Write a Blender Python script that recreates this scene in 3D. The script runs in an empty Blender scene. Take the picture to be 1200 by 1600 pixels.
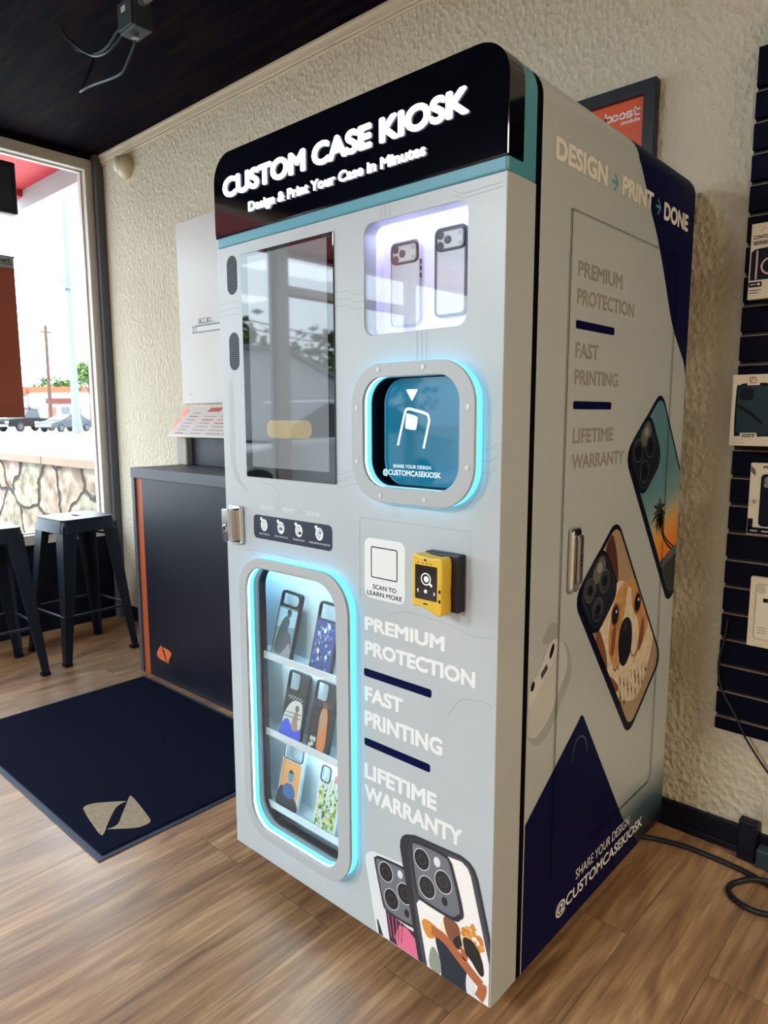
import bpy, bmesh, math, random
from mathutils import Vector, Matrix
from mathutils.geometry import delaunay_2d_cdt
random.seed(7)
C = bpy.context.scene.collection
PI = math.pi

# ------------------------------------------------------------------ camera
yaw, pitch, roll = -0.73624309, 0.1375033, -0.0023752
CAM = Vector((1.46170, -1.02134, 1.2))
F = Vector((math.sin(yaw)*math.cos(pitch), math.cos(yaw)*math.cos(pitch), -math.sin(pitch)))
R = Vector((math.cos(yaw), -math.sin(yaw), 0)); U = R.cross(F)
R2 = math.cos(roll)*R + math.sin(roll)*U; U2 = -math.sin(roll)*R + math.cos(roll)*U
cd = bpy.data.cameras.new('camera'); cam = bpy.data.objects.new('camera', cd); C.objects.link(cam)
m = Matrix.Identity(4)
for i, v in enumerate((R2, U2, -F)):
    for k in range(3): m[k][i] = v[k]
m.translation = CAM
cam.matrix_world = m
cd.sensor_fit = 'VERTICAL'; cd.sensor_height = 36.0; cd.lens = 1088.63154/1600*36.0
cd.clip_start = 0.02; cd.clip_end = 500
bpy.context.scene.camera = cam

# ------------------------------------------------------------------ world, sun, exposure
sc = bpy.context.scene
sc.view_settings.view_transform = 'Standard'; sc.view_settings.look = 'None'
sc.view_settings.gamma = 1; sc.view_settings.use_curve_mapping = False
sc.view_settings.exposure = 0.0
SKY = 9.0
w = bpy.data.worlds.new('world'); sc.world = w; w.use_nodes = True
bg = w.node_tree.nodes['Background']; bg.inputs[0].default_value = (0.80, 0.90, 1.0, 1); bg.inputs[1].default_value = SKY
sd = bpy.data.lights.new('sun', 'SUN'); sd.energy = 6.0; sd.angle = 0.01; sd.color = (1.0, 0.95, 0.86)
sun = bpy.data.objects.new('sun', sd); C.objects.link(sun)
sun.rotation_euler = Vector((-0.35, -0.6, 0.72)).to_track_quat('Z', 'Y').to_euler()
sun.location = (-10, -10, 20)
pd = bpy.data.lights.new('window_portal', 'AREA'); pd.shape = 'RECTANGLE'; pd.size = 2.06; pd.size_y = 6.4
pd.cycles.is_portal = True
po = bpy.data.objects.new('window_portal', pd); C.objects.link(po); po.location = (-2.46, -2.30, 1.54)
po.rotation_euler = (0, -PI/2, 0)
WARM_FILL = 66.0       # watts of each unseen warm lamp added to light the kiosk side
COOL_FILL = 165.0 # watts of each unseen cool lamp added to brighten the shop front
CY = sc.cycles
CY.max_bounces = 10; CY.diffuse_bounces = 5; CY.glossy_bounces = 4; CY.transmission_bounces = 6; CY.transparent_max_bounces = 12
CY.caustics_reflective = False; CY.caustics_refractive = False
CY.use_denoising = True; CY.sample_clamp_indirect = 6.0

# ------------------------------------------------------------------ helpers
def lin(c):
    if isinstance(c, str):
        c = [int(c[i:i+2], 16)/255 for i in (0, 2, 4)]
    return tuple((x/12.92 if x <= 0.04045 else ((x+0.055)/1.055)**2.4) for x in c)

MATS = {}
def mat(name, col, rough=0.5, metal=0.0, emit=0.0, ecol=None, noise=0.0, nscale=40.0, bump=0.0, bscale=200.0, spec=0.5, coat=0.0):
    """procedural principled material; noise varies the colour, bump the surface"""
    if name in MATS: return MATS[name]
    mt = bpy.data.materials.new(name); mt.use_nodes = True
    nt = mt.node_tree; b = nt.nodes['Principled BSDF']
    c = lin(col); b.inputs['Base Color'].default_value = (*c, 1)
    b.inputs['Roughness'].default_value = rough; b.inputs['Metallic'].default_value = metal
    b.inputs['Specular IOR Level'].default_value = spec
    if coat: b.inputs['Coat Weight'].default_value = coat; b.inputs['Coat Roughness'].default_value = 0.03
    if emit:
        b.inputs['Emission Color'].default_value = (*lin(ecol or col), 1); b.inputs['Emission Strength'].default_value = emit
    tc = None
    if noise or bump:
        tc = nt.nodes.new('ShaderNodeTexCoord')
    if noise:
        n = nt.nodes.new('ShaderNodeTexNoise'); n.inputs['Scale'].default_value = nscale; n.inputs['Detail'].default_value = 5
        nt.links.new(tc.outputs['Object'], n.inputs['Vector'])
        r = nt.nodes.new('ShaderNodeValToRGB')
        r.color_ramp.elements[0].position = 0.3; r.color_ramp.elements[1].position = 0.7
        r.color_ramp.elements[0].color = (*[x*(1-noise) for x in c], 1)
        r.color_ramp.elements[1].color = (*[min(1, x*(1+noise)) for x in c], 1)
        nt.links.new(n.outputs[0], r.inputs[0]); nt.links.new(r.outputs[0], b.inputs['Base Color'])
    if bump:
        n = nt.nodes.new('ShaderNodeTexNoise'); n.inputs['Scale'].default_value = bscale; n.inputs['Detail'].default_value = 4
        nt.links.new(tc.outputs['Object'], n.inputs['Vector'])
        bp = nt.nodes.new('ShaderNodeBump'); bp.inputs['Strength'].default_value = bump; bp.inputs['Distance'].default_value = 0.004
        nt.links.new(n.outputs[0], bp.inputs['Height']); nt.links.new(bp.outputs[0], b.inputs['Normal'])
    MATS[name] = mt
    return mt

def glass_mat(name, tint=(0.96, 0.98, 0.98), ior=1.45):
    if name in MATS: return MATS[name]
    mt = bpy.data.materials.new(name); mt.use_nodes = True; nt = mt.node_tree
    nt.nodes.remove(nt.nodes['Principled BSDF']); out = nt.nodes['Material Output']
    t = nt.nodes.new('ShaderNodeBsdfTransparent'); t.inputs[0].default_value = (*tint, 1)
    g = nt.nodes.new('ShaderNodeBsdfGlossy'); g.inputs['Roughness'].default_value = 0.02
    lw = nt.nodes.new('ShaderNodeLayerWeight'); lw.inputs[0].default_value = .5
    pw_ = nt.nodes.new('ShaderNodeMath'); pw_.operation = 'POWER'; pw_.inputs[1].default_value = 5
    fr = nt.nodes.new('ShaderNodeMath'); fr.operation = 'MULTIPLY_ADD'; fr.inputs[1].default_value = .95; fr.inputs[2].default_value = .04
    nt.links.new(lw.outputs['Facing'], pw_.inputs[0]); nt.links.new(pw_.outputs[0], fr.inputs[0])
    mx = nt.nodes.new('ShaderNodeMixShader')
    nt.links.new(fr.outputs[0], mx.inputs[0]); nt.links.new(t.outputs[0], mx.inputs[1]); nt.links.new(g.outputs[0], mx.inputs[2])
    nt.links.new(mx.outputs[0], out.inputs[0])
    MATS[name] = mt
    return mt

def wloc(o):
    v = Vector((0, 0, 0))
    while o is not None:
        v = v + Vector(o.location); o = o.parent
    return v

def tag(o, label=None, cat=None, group=None, kind=None):
    if label: o['label'] = label
    if cat: o['category'] = cat
    if group: o['group'] = group
    if kind: o['kind'] = kind
    return o

def thing(name, loc, label, cat, group=None, rot=(0, 0, 0)):
    o = bpy.data.objects.new(name, None); C.objects.link(o); o.location = loc; o.rotation_euler = rot
    o.empty_display_size = 0.1
    return tag(o, label, cat, group)

def copy_tree(o, parent=None):
    c = o.copy(); C.objects.link(c); c.parent = parent
    for ch in list(o.children): copy_tree(ch, c)
    return c

def rrect(u0, u1, v0, v1, r, n=6, corners='1111'):
    """counter-clockwise rounded rectangle; corners: bl br tr tl"""
    P = []
    for (cx, cy, a0, on, cu, cv) in ((u0+r, v0+r, PI, corners[0], u0, v0), (u1-r, v0+r, 1.5*PI, corners[1], u1, v0),
                                     (u1-r, v1-r, 0, corners[2], u1, v1), (u0+r, v1-r, .5*PI, corners[3], u0, v1)):
        if on == '1':
            for i in range(n+1):
                a = a0 + i/n*PI/2; P.append((cx+r*math.cos(a), cy+r*math.sin(a)))
        else: P.append((cu, cv))
    return P

def ell(cx, cy, rx, ry=None, n=24, rot=0):
    ry = rx if ry is None else ry; P = []
    for i in range(n):
        a = 2*PI*i/n; x, y = rx*math.cos(a), ry*math.sin(a)
        P.append((cx+x*math.cos(rot)-y*math.sin(rot), cy+x*math.sin(rot)+y*math.cos(rot)))
    return P

def smooth(P, n=5, closed=True):
    """Catmull-Rom through the points (any dimension)"""
    out = []; N = len(P)
    rng = range(N) if closed else range(N-1)
    for i in rng:
        g = (lambda k: P[k % N]) if closed else (lambda k: P[max(0, min(N-1, k))])
        p0, p1, p2, p3 = g(i-1), g(i), g(i+1), g(i+2)
        for j in range(n):
            t = j/n
            out.append(tuple(0.5*((2*b)+(-a+c)*t+(2*a-5*b+4*c-d)*t*t+(-a+3*b-3*c+d)*t**3) for a, b, c, d in zip(p0, p1, p2, p3)))
    if not closed: out.append(tuple(P[-1]))
    return out

def clip(P, axis, lim, keep_less=True):
    s = 1 if keep_less else -1; out = []
    for i in range(len(P)):
        a, b = P[i], P[(i+1) % len(P)]
        ia, ib = s*(lim-a[axis]) >= 0, s*(lim-b[axis]) >= 0
        if ia: out.append(a)
        if ia != ib:
            t = (lim-a[axis])/(b[axis]-a[axis]); out.append(tuple(p+(q-p)*t for p, q in zip(a, b)))
    return out

class MB:
    """collects geometry in world (or local) coordinates and links it as ONE mesh object"""
    def __init__(s): s.v = []; s.f = []; s.mi = []
    def add(s, V, Fs, mi=0):
        o = len(s.v); s.v += [tuple(p) for p in V]
        for f in Fs: s.f.append([i+o for i in f]); s.mi.append(mi)
        return s
    def box(s, x0, x1, y0, y1, z0, z1, mi=0):
        V = [(x, y, z) for z in (z0, z1) for y in (y0, y1) for x in (x0, x1)]
        return s.add(V, [(0, 2, 3, 1), (4, 5, 7, 6), (0, 1, 5, 4), (2, 6, 7, 3), (0, 4, 6, 2), (1, 3, 7, 5)], mi)
    def hexa(s, V, mi=0):     # V: bottom 4 (ccw from above), top 4
        return s.add(V, [(3, 2, 1, 0), (4, 5, 6, 7), (0, 1, 5, 4), (1, 2, 6, 5), (2, 3, 7, 6), (3, 0, 4, 7)], mi)
    def poly(s, P, mi=0): return s.add(P, [tuple(range(len(P)))], mi)
    def prism(s, P, fn, d0, d1, mi=0, mi_side=None):
        """outline P (u,v) extruded from depth d0 to d1; fn(u,v,d) -> xyz"""
        n = len(P); V = [fn(u, v, d0) for u, v in P]+[fn(u, v, d1) for u, v in P]
        s.add(V, [tuple(range(n)), tuple(range(2*n-1, n-1, -1))], mi)
        s.add(V, [(i, n+i, n+(i+1) % n, (i+1) % n) for i in range(n)], mi if mi_side is None else mi_side)
        return s
    def tube(s, path, r, seg=8, mi=0, closed=False, r1=None):
        P = [Vector(p) for p in path]; N = len(P); V = []; Fs = []
        up = Vector((0, 0, 1)); prev = None
        for i in range(N):
            if closed: t = (P[(i+1) % N]-P[i-1])
            else: t = P[min(i+1, N-1)]-P[max(i-1, 0)]
            t = t.normalized()
            if prev is None:
                a = up if abs(t.z) < 0.95 else Vector((1, 0, 0))
                n1 = t.cross(a).normalized()
            else:
                n1 = (prev-t*prev.dot(t)).normalized()
            prev = n1; n2 = t.cross(n1)
            rr = r if r1 is None else r+(r1-r)*i/(N-1)
            for k in range(seg):
                a = 2*PI*k/seg; V.append(P[i]+(n1*math.cos(a)+n2*math.sin(a))*rr)
        M = N if closed else N-1
        for i in range(M):
            j = (i+1) % N
            for k in range(seg):
                k2 = (k+1) % seg; Fs.append((i*seg+k, i*seg+k2, j*seg+k2, j*seg+k))
        if not closed:
            Fs.append(tuple(range(seg-1, -1, -1))); Fs.append(tuple(range((N-1)*seg, N*seg)))
        return s.add(V, Fs, mi)
    def sphere(s, c, rx, ry=None, rz=None, nu=16, nv=10, mi=0):
        ry = ry or rx; rz = rz or rx; V = []; Fs = []
        for j in range(nv+1):
            th = PI*j/nv
            for i in range(nu):
                ph = 2*PI*i/nu
                V.append((c[0]+rx*math.sin(th)*math.cos(ph), c[1]+ry*math.sin(th)*math.sin(ph), c[2]+rz*math.cos(th)))
        for j in range(nv):
            for i in range(nu):
                i2 = (i+1) % nu; Fs.append((j*nu+i, (j+1)*nu+i, (j+1)*nu+i2, j*nu+i2))
        return s.add(V, Fs, mi)
    def build(s, name, mats, parent=None, bevel=0.0, seg=2, smooth_=False, local=False, kind=None, label=None, loc=None, angle=40):
        off = Vector((0, 0, 0)) if local or parent is None else wloc(parent)
        if loc is not None: off = Vector(loc)
        me = bpy.data.meshes.new(name)
        me.from_pydata([tuple(Vector(p)-off) for p in s.v], [], s.f)
        mats = mats if isinstance(mats, (list, tuple)) else [mats]
        for mm in mats: me.materials.append(mm)
        for p, i in zip(me.polygons, s.mi): p.material_index = min(i, len(mats)-1)
        bm = bmesh.new(); bm.from_mesh(me)
        bmesh.ops.remove_doubles(bm, verts=bm.verts, dist=1e-6)
        bmesh.ops.recalc_face_normals(bm, faces=bm.faces); bm.to_mesh(me); bm.free()
        o = bpy.data.objects.new(name, me); C.objects.link(o); o.parent = parent
        if loc is not None: o.location = loc
        if smooth_:
            for p in me.polygons: p.use_smooth = True
            me.set_sharp_from_angle(angle=math.radians(angle))
        if bevel:
            b = o.modifiers.new('bevel', 'BEVEL'); b.width = bevel; b.segments = seg; b.limit_method = 'ANGLE'; b.angle_limit = math.radians(35)
        if kind: o['kind'] = kind
        if label: o['label'] = label
        return o

def extrude2d(outer, holes, fn, d0, d1):
    """outline with holes -> MB-ready (verts, faces) solid between depths d0, d1"""
    cu = bpy.data.curves.new('tmp', 'CURVE'); cu.dimensions = '2D'; cu.fill_mode = 'BOTH'; cu.extrude = 0.5
    for L in [outer]+list(holes):
        sp = cu.splines.new('POLY'); sp.points.add(len(L)-1); sp.use_cyclic_u = True
        for i, (x, y) in enumerate(L): sp.points[i].co = (x, y, 0, 1)
    o = bpy.data.objects.new('tmp', cu); C.objects.link(o)
    me = bpy.data.meshes.new_from_object(o.evaluated_get(bpy.context.evaluated_depsgraph_get()))
    V = [fn(v.co.x, v.co.y, d0 if v.co.z < 0 else d1) for v in me.vertices]
    Fs = [tuple(p.vertices) for p in me.polygons]
    bpy.data.objects.remove(o); bpy.data.curves.remove(cu); bpy.data.meshes.remove(me)
    return V, Fs

TXT = {}
def text_geo(st, off=0.0):
    """flat glyph outlines (built-in font) made bolder by a band of half width off along every outline"""
    k = (st, off)
    if k in TXT: return TXT[k]
    cu = bpy.data.curves.new('tmp', 'FONT'); cu.body = st; cu.size = 1; cu.fill_mode = 'FRONT'; cu.resolution_u = 4
    o = bpy.data.objects.new('tmp', cu); C.objects.link(o)
    me = bpy.data.meshes.new_from_object(o.evaluated_get(bpy.context.evaluated_depsgraph_get()))
    bm = bmesh.new(); bm.from_mesh(me); bmesh.ops.remove_doubles(bm, verts=bm.verts, dist=1e-5)
    bm.verts.ensure_lookup_table(); bm.verts.index_update()
    V = [(v.co.x, v.co.y) for v in bm.verts]; Fs = [tuple(v.index for v in f.verts) for f in bm.faces]
    if off:
        for e in [e for e in bm.edges if len(e.link_faces) == 1]:
            a, b = (v.co.xy for v in e.verts); d = (b-a)
            if d.length < 1e-6: continue
            d = d.normalized()*off; nx, ny = -d.y, d.x; n0 = len(V); h = .41
            V += [(a.x+nx, a.y+ny), (a.x+nx*h-d.x*.91, a.y+ny*h-d.y*.91), (a.x-nx*h-d.x*.91, a.y-ny*h-d.y*.91), (a.x-nx, a.y-ny),
                  (b.x-nx, b.y-ny), (b.x-nx*h+d.x*.91, b.y-ny*h+d.y*.91), (b.x+nx*h+d.x*.91, b.y+ny*h+d.y*.91), (b.x+nx, b.y+ny)]
            Fs.append(tuple(range(n0, n0+8)))
        # union of glyph and band: triangulate all outlines together, keep what lies in any piece
        G = []; bk = {}
        for f in Fs:
            A2 = sum(V[f[i-1]][0]*V[f[i]][1]-V[f[i]][0]*V[f[i-1]][1] for i in range(len(f)))
            if abs(A2) < 1e-9: continue
            f = f if A2 > 0 else f[::-1]; G.append(f)
            xs = [V[i][0] for i in f]
            for b_ in range(int(min(xs)*20), int(max(xs)*20)+1): bk.setdefault(b_, []).append((f, min(xs), max(xs)))
        es = [(f[i-1], f[i]) for f in G for i in range(len(f))]
        r = delaunay_2d_cdt([Vector(p) for p in V], es, [], 0, 1e-6)
        def inside_any(x, y):
            for f, xa, xb in bk.get(int(x*20), ()):
                if xa <= x <= xb and all((V[f[i]][0]-V[f[i-1]][0])*(y-V[f[i-1]][1])-(V[f[i]][1]-V[f[i-1]][1])*(x-V[f[i-1]][0]) >= -1e-9 for i in range(len(f))): return True
            return False
        NV = [tuple(p) for p in r[0]]
        Fs = [tuple(f) for f in r[2] if inside_any(sum(NV[i][0] for i in f)/len(f), sum(NV[i][1] for i in f)/len(f))]
        V = NV
    bm.free(); bpy.data.objects.remove(o); bpy.data.curves.remove(cu); bpy.data.meshes.remove(me)
    TXT[k] = (V, Fs)
    return TXT[k]
CAPH = max(v[1] for v in text_geo('H')[0])

class Art:
    """flat print on a surface: polygons of several materials in thin layers, fn(u, v, lift) -> xyz"""
    def __init__(s, fn, step=0.0003, base=0.0003): s.fn = fn; s.mb = MB(); s.mats = []; s.step = step; s.base = base
    def mi(s, m_):
        if m_ not in s.mats: s.mats.append(m_)
        return s.mats.index(m_)
    def poly(s, P, m_, layer=0):
        if len(P) < 3: return s
        l = s.base+s.step*layer
        s.mb.poly([s.fn(u, v, l) for u, v in P], s.mi(m_)); return s
    def ring(s, P, w_, m_, layer=0):
        """band along a closed outline, width w_ measured inwards"""
        n = len(P); cx = sum(p[0] for p in P)/n; cy = sum(p[1] for p in P)/n; l = s.base+s.step*layer; Q = []
        for i in range(n):
            a, b = P[i-1], P[(i+1) % n]; tx, ty = b[0]-a[0], b[1]-a[1]; L = math.hypot(tx, ty) or 1
            nx, ny = -ty/L, tx/L
            if nx*(cx-P[i][0])+ny*(cy-P[i][1]) < 0: nx, ny = -nx, -ny
            Q.append((P[i][0]+nx*w_, P[i][1]+ny*w_))
        V = [s.fn(u, v, l) for u, v in P]+[s.fn(u, v, l) for u, v in Q]
        s.mb.add(V, [(i, (i+1) % n, n+(i+1) % n, n+i) for i in range(n)], s.mi(m_)); return s
    def stroke(s, P, w_, m_, layer=0, closed=False):
        n = len(P); L_, R_ = [], []; l = s.base+s.step*layer
        for i in range(n):
            a = P[i-1] if (i > 0 or closed) else P[0]; b = P[(i+1) % n] if (i < n-1 or closed) else P[-1]
            tx, ty = b[0]-a[0], b[1]-a[1]; d = math.hypot(tx, ty) or 1
            nx, ny = -ty/d*w_/2, tx/d*w_/2
            L_.append((P[i][0]+nx, P[i][1]+ny)); R_.append((P[i][0]-nx, P[i][1]-ny))
        V = [s.fn(u, v, l) for u, v in L_+R_]
        M = n if closed else n-1
        s.mb.add(V, [(i, (i+1) % n, n+(i+1) % n, n+i) for i in range(M)], s.mi(m_)); return s
    def text(s, st, u0, u1, base, cap, m_, layer=0, bold=0.025, depth=None):
        V, Fs = text_geo(st, bold); l = s.base+s.step*layer
        a = min(v[0] for v in V); b = max(v[0] for v in V); k = cap/CAPH
        k = cap/(CAPH+2*bold); P = [(u0+(v[0]-a)/(b-a)*(u1-u0), base+(v[1]+bold)*k) for v in V]
        s.mb.add([s.fn(u, v, l) for u, v in P], Fs, s.mi(m_))
        if depth:            # raised letters: side walls down to lift - depth
            from collections import Counter
            E = Counter(); 
            for f in Fs:
                for i in range(len(f)): E[tuple(sorted((f[i], f[(i+1) % len(f)])))] += 1
            W = [s.fn(u, v, l) for u, v in P]+[s.fn(u, v, l-depth) for u, v in P]; n = len(P)
            s.mb.add(W, [(i, j, n+j, n+i) for (i, j), c in E.items() if c == 1], s.mi(depth_mat or m_))
        return s
    def build(s, name, parent, **k): return s.mb.build(name, s.mats, parent, **k)
depth_mat = None

# ------------------------------------------------------------------ shared materials
black = mat('navy_black_plastic', '05071a', .5, spec=.3)
gloss_black = mat('gloss_black_acrylic', '04050d', .06, spec=.6)
white_panel = mat('white_vinyl_panel', 'aeb6bb', .32, noise=.02, nscale=6)
teal = mat('teal_vinyl', '4a90a4', .35)
chrome = mat('chrome', 'd8dadc', .16, metal=1)
steel = mat('brushed_steel', '9a9ca0', .35, metal=1)
led_cyan = mat('cyan_led_acrylic', '40d0f4', .3, emit=2.5, ecol='50caf2')
led_white = mat('cool_white_led_strip', 'f0ffff', .3, emit=4.5, ecol='dcfaff')
navy_print = mat('navy_print', '040a38', .5, spec=.06)
white_print = mat('white_print', 'dfe3e6', .4)
acrylic = glass_mat('clear_acrylic')

# ------------------------------------------------------------------ the room
XW, YB, ZC = -2.5, 0.97, 2.63
XR, YF = 4.6, -6.2

def stucco():
    mt = mat('cream_stucco', 'd7cfbb', .9)
    nt = mt.node_tree; b = nt.nodes['Principled BSDF']
    tc = nt.nodes.new('ShaderNodeTexCoord')
    n1 = nt.nodes.new('ShaderNodeTexNoise'); n1.inputs['Scale'].default_value = 85; n1.inputs['Detail'].default_value = 6; n1.inputs['Roughness'].default_value = .6
    n2 = nt.nodes.new('ShaderNodeTexVoronoi'); n2.inputs['Scale'].default_value = 62
    mp = nt.nodes.new('ShaderNodeMapping'); mp.inputs['Scale'].default_value = (1, 1, .75)
    nt.links.new(tc.outputs['Object'], mp.inputs['Vector'])
    nt.links.new(mp.outputs[0], n1.inputs['Vector']); nt.links.new(mp.outputs[0], n2.inputs['Vector'])
    ad = nt.nodes.new('ShaderNodeMath'); ad.operation = 'ADD'
    nt.links.new(n1.outputs[0], ad.inputs[0]); nt.links.new(n2.outputs['Distance'], ad.inputs[1])
    bp = nt.nodes.new('ShaderNodeBump'); bp.inputs['Strength'].default_value = .8; bp.inputs['Distance'].default_value = .008
    nt.links.new(ad.outputs[0], bp.inputs['Height']); nt.links.new(bp.outputs[0], b.inputs['Normal'])
    return mt
stucco_m = stucco()

def plank_floor():
    mt = bpy.data.materials.new('oak_vinyl_planks'); mt.use_nodes = True
    nt = mt.node_tree; b = nt.nodes['Principled BSDF']; N = nt.nodes.new; L = nt.links.new
    tc = N('ShaderNodeTexCoord'); mp = N('ShaderNodeMapping'); mp.inputs['Rotation'].default_value = (0, 0, PI/2)
    L(tc.outputs['Object'], mp.inputs['Vector'])
    br = N('ShaderNodeTexBrick'); br.offset = .37; br.inputs['Scale'].default_value = 1
    br.inputs['Brick Width'].default_value = 1.22; br.inputs['Row Height'].default_value = .178
    br.inputs['Mortar Size'].default_value = .0007; br.inputs['Mortar Smooth'].default_value = .2
    br.inputs['Color1'].default_value = (0, 0, 0, 1); br.inputs['Color2'].default_value = (1, 1, 1, 1); br.inputs['Mortar'].default_value = (.1, .1, .1, 1)
    L(mp.outputs[0], br.inputs['Vector'])
    # per-plank shift of the grain
    sh = N('ShaderNodeVectorMath'); sh.operation = 'MULTIPLY_ADD'; sh.inputs[1].default_value = (7, 3, 0)
    L(br.outputs['Color'], sh.inputs[0]); L(mp.outputs[0], sh.inputs[2])
    g = N('ShaderNodeMapping'); g.inputs['Scale'].default_value = (2.2, 40, 1); L(sh.outputs[0], g.inputs['Vector'])
    n1 = N('ShaderNodeTexNoise'); n1.inputs['Scale'].default_value = 1.4; n1.inputs['Detail'].default_value = 8; n1.inputs['Roughness'].default_value = .65; n1.inputs['Distortion'].default_value = .6
    L(g.outputs[0], n1.inputs['Vector'])
    g2 = N('ShaderNodeMapping'); g2.inputs['Scale'].default_value = (1.1, 5, 1); L(sh.outputs[0], g2.inputs['Vector'])
    n2 = N('ShaderNodeTexNoise'); n2.inputs['Scale'].default_value = 2.2; n2.inputs['Detail'].default_value = 4; n2.inputs['Distortion'].default_value = 1.4
    L(g2.outputs[0], n2.inputs['Vector'])
    mx0 = N('ShaderNodeMix'); mx0.inputs[0].default_value = .45
    L(n1.outputs[0], mx0.inputs[2]); L(n2.outputs[0], mx0.inputs[3])
    r = N('ShaderNodeValToRGB'); cr = r.color_ramp
    cr.elements[0].position = .30; cr.elements[0].color = (*lin('54392a'), 1)
    cr.elements[1].position = .72; cr.elements[1].color = (*lin('c09c74'), 1)
    e = cr.elements.new(.5); e.color = (*lin('8f6b4b'), 1)
    L(mx0.outputs[0], r.inputs[0])
    pl = N('ShaderNodeMapRange'); pl.inputs[3].default_value = .82; pl.inputs[4].default_value = 1.16; L(br.outputs['Color'], pl.inputs[0])
    mu = N('ShaderNodeMix'); mu.data_type = 'RGBA'; mu.blend_type = 'MULTIPLY'; mu.inputs[0].default_value = 1
    L(r.outputs[0], mu.inputs[6]); L(pl.outputs[0], mu.inputs[7])
    mm = N('ShaderNodeMix'); mm.data_type = 'RGBA'; L(br.outputs['Fac'], mm.inputs[0]); L(mu.outputs[2], mm.inputs[6]); mm.inputs[7].default_value = (.06, .038, .024, 1)
    L(mm.outputs[2], b.inputs['Base Color'])
    rr = N('ShaderNodeMapRange'); rr.inputs[3].default_value = .24; rr.inputs[4].default_value = .40; b.inputs['Specular IOR Level'].default_value = .95; L(n1.outputs[0], rr.inputs[0]); L(rr.outputs[0], b.inputs['Roughness'])
    bp = N('ShaderNodeBump'); bp.inputs['Strength'].default_value = .12; bp.inputs['Distance'].default_value = .003
    L(n1.outputs[0], bp.inputs['Height']); L(bp.outputs[0], b.inputs['Normal'])
    return mt

def dark_wood():
    mt = bpy.data.materials.new('dark_stained_ceiling_boards'); mt.use_nodes = True
    nt = mt.node_tree; b = nt.nodes['Principled BSDF']; N = nt.nodes.new; L = nt.links.new
    tc = N('ShaderNodeTexCoord'); mp = N('ShaderNodeMapping'); mp.inputs['Scale'].default_value = (1.5, 16, 1); L(tc.outputs['Object'], mp.inputs['Vector'])
    n = N('ShaderNodeTexNoise'); n.inputs['Scale'].default_value = 1.6; n.inputs['Detail'].default_value = 7; n.inputs['Roughness'].default_value = .7; L(mp.outputs[0], n.inputs['Vector'])
    r = N('ShaderNodeValToRGB'); cr = r.color_ramp
    cr.elements[0].position = .46; cr.elements[0].color = (.0005, .0006, .006, 1)
    cr.elements[1].position = .78; cr.elements[1].color = (.022, .009, .006, 1)
    L(n.outputs[0], r.inputs[0]); L(r.outputs[0], b.inputs['Base Color']); b.inputs['Roughness'].default_value = .7
    b.inputs['Specular IOR Level'].default_value = .03
    return mt

MB().box(XW-.15, XR, YF, YB, -.06, 0).build('floor', plank_floor(), kind='structure')
MB().box(XW-.15, XR, YF, YB+.1, ZC, ZC+.06).build('ceiling', dark_wood(), kind='structure')
MB().box(XW-.15, XR, YB, YB+.12, -.06, ZC).build('wall_back', stucco_m, kind='structure')
plain = mat('beige_wall_paint', 'b9ab90', .9, noise=.03, nscale=3)
MB().box(XR, XR+.12, YF, YB+.1, -.06, ZC).build('wall_right', plain, kind='structure')
MB().box(XW-.15, XR, YF-.12, YF, -.06, ZC).build('wall_front', plain, kind='structure')
navy_wall = mat('navy_black_wall_paint', '060819', .8, spec=.2)
sillw = MB(); sillw.box(XW-.12, XW, YF, YB, 0, .50); sillw.box(XW-.12, XW, YF, YB, 2.605, ZC)
sillw.box(XW-.12, XW, .935, YB, .5, 2.605); sillw.box(XW-.12, XW, YF, -5.6, .5, 2.605)
sillw.build('wall_left', navy_wall, kind='structure')
b_ = MB(); b_.box(XW, XR, YB-.014, YB, 0, .078); b_.box(XW, XR, YB-.02, YB, 0, .02)
b_.build('baseboard_back', mat('black_baseboard', '05071a', .5, spec=.3), kind='structure', bevel=.003)
t_ = MB()
t_.box(XW, XR, YB-.016, YB, ZC-.045, ZC); t_.box(XW, XR, YB-.024, YB, ZC-.018, ZC); t_.box(XW, XR, YB-.009, YB, ZC-.055, ZC-.045)
t_.build('trim_1', mat('cream_trim_paint', 'd3c9b2', .55), kind='structure', bevel=.004)
# corner post between window and wall
MB().box(XW, XW+.055, .925, YB, .0, ZC).build('trim_2', mat('grey_corner_post', '4c4f56', .6), kind='structure', bevel=.003)

# storefront window: outer frame, mullions, glass
alu = mat('white_aluminium_frame', 'c9c5bd', .45, noise=.04, nscale=12)
WIN = thing('window_1', (XW, -2.3, .5), None, None); WIN['kind'] = 'structure'
def bar(nm, y0, y1, z0, z1, x0=XW-.085, x1=XW+.012, m_=alu, stop=True):
    q = MB(); q.box(x0, x1, y0, y1, z0, z1)
    if stop: q.box(x0+.03, x0+.055, y0-.008, y1+.008, z0-.008, z1+.008)
    q.build(nm, m_, WIN, bevel=.004)
bar('head_rail', -5.6, .93, 2.548, 2.605); bar('sill_rail', -5.6, .93, .50, .555)
bar('jamb', .885, .935, .555, 2.548); bar('jamb', -5.6, -5.54, .555, 2.548)
for y0, y1 in ((-2.34, -2.23), (-.62, -.56), (-3.75, -3.69)): bar('mullion', y0, y1, .555, 2.548)
bar('transom', -3.69, -2.34, 2.06, 2.12)
edges = [-5.54, -3.75, -3.69, -2.34, -2.23, -.62, -.56, .885]
for a, b in ((-5.54, -3.75), (-3.69, -2.34), (-2.23, -.62), (-.56, .885)):
    MB().box(XW-.048, XW-.042, a, b, .555, 2.548).build('pane', glass_mat('storefront_glass', (.93, .96, .96)), WIN)

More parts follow.
